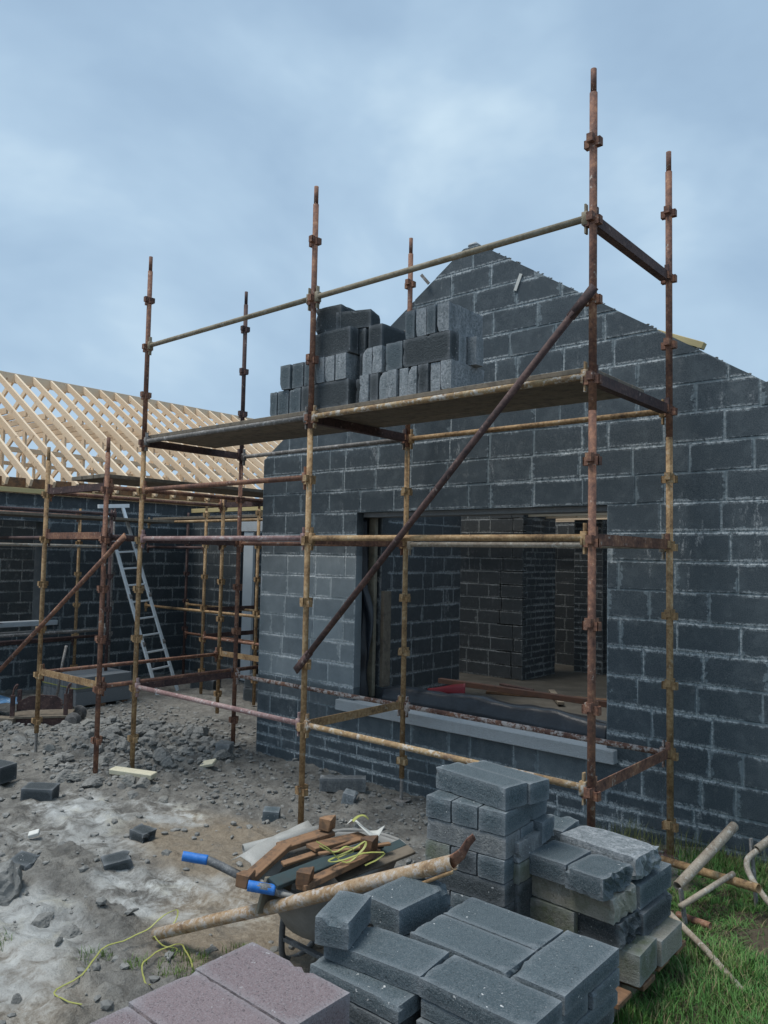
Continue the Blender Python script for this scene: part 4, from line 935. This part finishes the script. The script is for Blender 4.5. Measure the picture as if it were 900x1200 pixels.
# load of the barrow: things of their own
def ld(name, p0, p1, w, h, mat, label, **k):
    a = R.uniform(-.25, .25); k.setdefault('upv', V((math.sin(a), 0, math.cos(a)))); p0 = V(p0) - V((0, 0, .05)); p1 = V(p1) - V((0, 0, .05))
    return plank(name, p0, p1, w, h, mat, label, 'timber', 'broken timber in the wheelbarrow', **k)
ld('board', (-.92, -1.68, .645), (-.80, -1.0, .70), .095, .024, M_GREENWOOD, 'dark green painted board across the middle of the wheelbarrow')
ld('board', (-1.09, -1.73, .615), (-1.16, -1.38, .70), .085, .03, M_OLDWOOD, 'splintered brown board at the near left of the wheelbarrow load')
ld('board', (-1.165, -1.42, .69), (-1.08, -1.10, .725), .085, .028, M_OLDWOOD, 'brown board behind the splintered one, ending in a block foot')
ld('board', (-1.02, -1.32, .70), (-.97, -.95, .69), .09, .022, M_OLDWOOD, 'splintered reddish board lying between the two left boards and the green one')
ld('board', (-.80, -1.60, .635), (-.735, -1.10, .70), .09, .03, M_OLDWOOD, 'brown board with block feet at the right of the wheelbarrow load')
ld('board', (-.80, -1.34, .60), (-.66, -.88, .67), .08, .018, M_GREYWOOD, 'thin weathered board at the right rear of the wheelbarrow')
ld('board', (-.86, -1.3, .60), (-.74, -.86, .68), .07, .02, M_GREENWOOD, 'narrow dark board sticking out behind the right block foot')
ld('splintered_batten', (-1.05, -1.5, .655), (-.92, -1.0, .70), .04, .018, M_OLDWOOD, 'thin splintered batten between the green board and the left boards')
ld('splintered_batten', (-.93, -1.35, .70), (-.72, -1.0, .72), .035, .014, M_OLDWOOD, 'thin brown batten lying askew across the far end of the green board')
ld('splintered_batten', (-1.2, -1.5, .60), (-1.02, -.98, .66), .05, .016, M_GREYWOOD, 'grey splintered batten beside the dirty white tube in the wheelbarrow')
ld('board', (-.99, -1.63, .47), (-.975, -1.585, .64), .20, .02, M_PLY, 'square grey board standing against the near end of the wheelbarrow', upv=V((1, 0, 0)))
def foot(x, y, z, rz, label):
    b = bmesh.new(); box(b, (-.038, -.034, -.034), (.038, .034, .036), .006)
    for v in b.verts: v.co += V((mn.noise(v.co * 40), mn.noise(v.co * 40 + V((3, 0, 0))), mn.noise(v.co * 40 + V((0, 4, 0))))) * .012
    tag(link('timber_block', mesh(b, 'timber_block'), M_OLDWOOD, None, (x, y, z - .05), (.1, .08, rz)), label, 'timber block', 'broken timber in the wheelbarrow')
foot(-1.085, -1.13, .775, .3, 'brown timber block on the far left of the wheelbarrow load'); foot(-.735, -1.16, .755, .2, 'brown timber block on the far right of the wheelbarrow load'); foot(-.80, -1.575, .685, .5, 'rough brown timber block at the near end of the right board')
foot(-1.07, -1.735, .645, .3, 'splintered brown timber block at the near left of the wheelbarrow')
rows = [[(-1.36 + .075 * j + .02 * math.sin(i), -1.60 + .06 * i, .58 + .05 * math.sin(j * 1.5) + .006 * i) for j in range(4)] for i in range(9)]
tag(sheet('plastic_wrap', rows, M_WHITE, None, .04, 3), 'crumpled dirty white plastic along the left of the wheelbarrow', 'plastic wrap')
tag(part_tube('cardboard_tube', [(-1.375, -1.50, .595), (-1.17, -1.08, .65)], .036, M_WHITE, None, 12, True), 'dirty white tube lying at the left edge of the wheelbarrow load', 'tube')
rows = [[(-1.03 + .05 * j, -1.02 + .04 * i, .70 + .035 * math.sin(i + j)) for j in range(5)] for i in range(4)]
tag(sheet('paper_sack', rows, M_CHALK, None, .035, 8), 'torn white paper sack at the far end of the wheelbarrow', 'paper sack')
def strap(pts, label, w=.006):
    pts = [p + V((mn.noise(p * 9), mn.noise(p * 9 + V((4, 0, 0))), abs(mn.noise(p * 8)) * .5)) * .02 for p in smooth_path(pts, 4)]; b = bmesh.new(); pr = None
    for i, p in enumerate(pts):
        d = (pts[min(i + 1, len(pts) - 1)] - pts[max(i - 1, 0)]).normalized(); s = d.cross(V((.2, .1, 1))).normalized() * w; t = V((0, 0, .0012))
        r_ = [b.verts.new(q) for q in (p - s - t, p + s - t, p + s + t, p - s + t)]
        if pr:
            for k in range(4): b.faces.new((pr[k], pr[(k + 1) % 4], r_[(k + 1) % 4], r_[k]))
        pr = r_
    return tag(link('packing_strap', mesh(b, 'packing_strap'), M_STRAP), label, 'strap', 'yellow packing straps')
strap([(-.86, -1.44, .76), (-.82, -1.40, .72), (-.78, -1.36, .665), (-.73, -1.33, .65), (-.70, -1.25, .70), (-.72, -1.22, .73), (-.76, -1.30, .69), (-.80, -1.40, .67), (-.74, -1.42, .68), (-.66, -1.22, .69), (-.63, -1.15, .68), (-.67, -1.26, .63)], 'tangled yellow strap in the wheelbarrow beside the right board', .006)
strap([(-.86, -1.42, .73), (-.80, -1.38, .70), (-.76, -1.32, .72), (-.74, -1.28, .69), (-.80, -1.34, .66)], 'short curl of yellow strap lying on the right board of the wheelbarrow', .006)
strap([(-.97, -1.04, .74), (-.95, -1.02, .765), (-.92, -1.0, .77), (-.90, -.98, .75)], 'scrap of yellow strap at the far end of the wheelbarrow', .012)
G = lambda x, y, d=.012: (x, y, gz(x, y) + d)
strap([G(-1.54, -2.35), G(-1.64, -2.38), G(-1.72, -2.40), G(-1.80, -2.22, .02), G(-1.93, -2.02, .03), G(-1.93, -1.85, .04), G(-1.90, -1.74, .08), G(-1.92, -1.64, .12), G(-1.85, -1.60, .14), G(-1.80, -1.66, .10), G(-1.84, -1.76, .05), G(-1.86, -1.68, .02)], 'long yellow strap looping over the mud round the low end of the pipe', .0042)
strap([G(-1.40, -2.06), G(-1.52, -2.01, .02), G(-1.62, -1.97, .03), G(-1.66, -1.91, .03), G(-1.69, -1.76, .05), G(-1.66, -1.72, .05), G(-1.56, -1.74, .03), G(-1.42, -1.79)], 'short folded yellow strap on the grass tuft below the pipe', .0042)
strap([G(-1.82, -1.76, .06), G(-1.76, -1.74, .04), G(-1.70, -1.70, .03), G(-1.66, -1.73, .02)], 'stub of yellow strap joining the pipe end to the folded strap', .0042)

# ------------------------------------------------------------------ rusty pipe with torn end
p0, p1 = V((-1.87, -1.72, .055)), V((.125, -1.585, .955)); dv = (p1 - p0).normalized(); b = bmesh.new()
tube(b, [p0, p0.lerp(p1, .25), p0.lerp(p1, .5) + V((0, 0, -.006)), p0.lerp(p1, .75), p1], .0335, 16, True)
pipe = link('steel_pipe', mesh(b, 'steel_pipe', True), mat_rust('scaly_orange_pipe', [(0, c4(.16, .10, .06)), (.35, c4(.34, .225, .125)), (.7, c4(.42, .33, .24)), (1, c4(.47, .42, .36))], .55, c4(.46, .42, .38)))
tag(pipe, 'thick scaly rusty pipe with a torn end sloping up over the wheelbarrow handles', 'pipe')
rows = [[p1 + dv * (-.03 + .034 * i) + V((0, 0, .0 + .016 * i + .02 * (i > 2))) + V((-.25, -.45, .85)).normalized() * (.03 - .004 * i) * (j - 1) + V((.2, -.4, 0)) * (.012 * abs(j - 1)) for j in range(3)] for i in range(5)]
tl = sheet('torn_lip', rows, M_RUST, None, .012, 1, True, .006); tl.parent = pipe
rows = [[p1 + dv * (.02 - .06 * i) + V((.0, -.03, -.035 - .006 * i)) + V((0, 0, .008)) * (j - 1) for j in range(3)] for i in range(4)]
tl = sheet('bent_tongue', rows, M_OCHRE, None, .006, 5, True, .005); tl.parent = pipe

# ------------------------------------------------------------------ folded trestle in the grass
TR = empty('steel_trestle', (.6, .6, .03), 'rusty folded builders trestle lying in the grass at the right', 'trestle')
q = lambda *p: tuple(V(p) - V((.6, .6, .15)))
TRP = []
part_tube('top_rail', [q(.42, .25, .50), q(.56, .85, .73)], .030, M_BONE, TR, 12, True)
part_tube('slanted_rail', [q(.97, 1.32, .875), q(.70, .82, .63)], .024, M_BONE, TR, 12, True)
part_tube('curved_leg', smooth_path([q(.70, .83, .62), q(.66, .76, .57), q(.69, .71, .50), q(.80, .64, .41), q(.94, .57, .32), q(1.06, .51, .25)], 6), .018, M_BONE, TR, 10)
part_tube('cross_tube', [q(.12, .80, .42), q(.78, .55, .50)], .026, M_OCHRE, TR, 12, True)
part_tube('diagonal_tube', [q(.46, .18, .42), q(.62, .62, .52)], .017, M_BONE, TR, 10)
part_bar('flat_leg', q(.44, .24, .50), q(.50, .22, .13), .05, .012, M_GALV, TR, .001, V((1, 0, 0)))
part_bar('flat_leg', q(.66, .84, .68), q(.72, .76, .18), .05, .012, M_GALV, TR, .001, V((1, 0, 0)))
part_tube('stub_tube', [q(.40, .30, .32), q(.60, .26, .33)], .02, M_RUST, TR, 10, True)
tag(part_tube('steel_rod', [(.40, .14, .27), (.68, -.08, .235), (.93, -.29, .19)], .017, M_BONE, None, 10), 'thin muddy steel tube slanting from the heap down into the grass', 'steel tube')

# ------------------------------------------------------------------ strapped pack of blocks, trolley, sheet
PK = empty('block_pack', (-8.85, 1.62, 0), 'strapped pack of dark blocks on the ground below the wing wall', 'block pack')
b = bmesh.new()
for i in range(8):
    for j in range(2): box(b, (-.44 + .112 * i, -.45, .05 + .205 * j), (-.335 + .112 * i, .45, .252 + .205 * j), .006)
link('blocks', mesh(b, 'blocks'), M_BLOCKD, PK)
b = bmesh.new()
for lo, hi in (((-.452, -.458, .30), (.458, -.451, .312)), ((.447, -.458, .30), (.458, .456, .312))): box(b, lo, hi, 0)
link('strap', mesh(b, 'strap'), M_STRAP, PK)
for k in range(3): part_box('bearer', (-.44, -.42 + .36 * k, -.03), (.46, -.33 + .36 * k, .048), M_OLDWOOD, PK, .004)
PK.rotation_euler.z = .05
TL = empty('site_trolley', (-7.80, .45, 0), 'low rusty site trolley with upright ends and a small wheel, left of the scaffold', 'trolley', rz=math.radians(54))
part_box('platform', (-.36, -.22, .13), (.36, .22, .165), M_GREYWOOD, TL, .006)
part_box('skirt', (-.30, -.19, .03), (.30, .19, .128), M_DARKR, TL, .006)
for x in (-.33, .30):
    for y in (-.19, .19): part_bar('post', (x, y, .166), (x, y, .43), .05, .045, M_DARKR, TL)
    part_tube('hook', smooth_path([(x, -.19, .43), (x + .015, -.19, .52), (x + .05, -.19, .56), (x + .03, -.19, .50)], 4), .011, M_DARKR, TL, 8)
b = bmesh.new(); prof_ = [(-.28, .23), (.25, .23), (.25, .34), (.17, .40), (.02, .415), (-.15, .40), (-.28, .33)]
fr = [b.verts.new((x, -.15, z)) for x, z in prof_]; bk = [b.verts.new((x, -.125, z)) for x, z in prof_]; b.faces.new(fr); b.faces.new(bk[::-1])
for k in range(7): b.faces.new((fr[k], bk[k], bk[(k + 1) % 7], fr[(k + 1) % 7]))
link('side_panel', mesh(b, 'side_panel'), M_DARKR, TL)
for y in (-.24, .24):
    w_ = part_tube('wheel', [(.40, y - .025, .10), (.40, y + .025, .10)], .10, M_TYRE, TL, 20)
    b = bmesh.new(); tube(b, [(.40, y - .03, .10), (.40, y + .03, .10)], .05, 14); link('hub', mesh(b, 'hub'), M_GALV, w_)
part_tube('tow_handle', [(.10, .24, .2), (.16, .34, .78), (.19, .37, .98)], .018, M_GALV, TL, 10)
rows = [[(-8.9 + .1 * i, -.55 + .11 * j, .28 + .03 * math.sin(i * 1.1 + j)) for i in range(9)] for j in range(9)]
tag(sheet('plastic_sheet', rows, M_BLUETARP, None, .03, 6), 'blue and white plastic sheet heaped behind the trolley at the left edge', 'plastic sheet')
plank('scrap_post', (-8.3, -.3, .12), (-7.8, .1, .1), .12, .1, M_GREYWOOD, 'grey timber lump in front of the trolley at the left edge', 'timber')
rows = [[(-10.25 + .04 * i, -.9 + .16 * j, 1.13 + .05 * abs(math.sin(i * .6 + j * .4)) * (1 - j / 11)) for i in range(7)] for j in range(12)]
tag(sheet('plastic_sheet', rows, M_PLASTIC, None, .05, 12), 'black plastic sheet bunched on the sill of the wing window', 'plastic sheet')

# ------------------------------------------------------------------ sky and light
wd = bpy.data.worlds.new('World'); sc.world = wd; wd.use_nodes = True; wt_ = wd.node_tree; wt_.nodes.clear(); t = NT(wt_)
SUN_EL, SUN_AZ = math.radians(68), math.radians(215)
sky = t.add('ShaderNodeTexSky', sky_type='NISHITA'); sky.sun_disc = False; sky.sun_elevation = SUN_EL; sky.sun_rotation = SUN_AZ; sky.air_density = 1.0; sky.dust_density = 3.0
gen = t.add('ShaderNodeTexCoord').outputs['Generated']
mp = t.add('ShaderNodeMapping', {'Vector': gen, 'Rotation': (.2, .5, .6), 'Scale': (1.0, 1.0, 1.7)})
n1 = t.noise(mp, 1.9, 5, .52, .5); n2 = t.noise(mp, 4.5, 4, .5, .2)
f = t.math('ADD', t.math('MULTIPLY', n1, .72), t.math('MULTIPLY', n2, .28))
cl = t.ramp(t.mr(f, .33, .66), [(0, c4(2.6, 3.75, 5.15)), (.4, c4(3.1, 4.4, 5.85)), (.7, c4(3.8, 5.2, 6.6)), (1, c4(5.1, 6.5, 7.6))])
skyc = t.mix(.90, sky.outputs[0], cl)
bg = t.add('ShaderNodeBackground', {'Color': skyc, 'Strength': .1}); t.add('ShaderNodeOutputWorld', {'Surface': bg.outputs[0]})
sd = bpy.data.lights.new('sun', 'SUN'); sd.energy = 2.2; sd.angle = math.radians(22); sd.color = (1.0, .97, .92)
so = bpy.data.objects.new('sun', sd); col.objects.link(so)
dirv = V((math.sin(SUN_AZ) * math.cos(SUN_EL), math.cos(SUN_AZ) * math.cos(SUN_EL), math.sin(SUN_EL))); so.rotation_euler = (-dirv).to_track_quat('-Z', 'Y').to_euler()
sc.view_settings.view_transform = 'Standard'; sc.view_settings.look = 'None'; sc.view_settings.exposure = .32; sc.view_settings.gamma = 1; sc.view_settings.use_curve_mapping = False
sc.render.engine = 'CYCLES'; sc.cycles.use_denoising = True; sc.cycles.max_bounces = 6
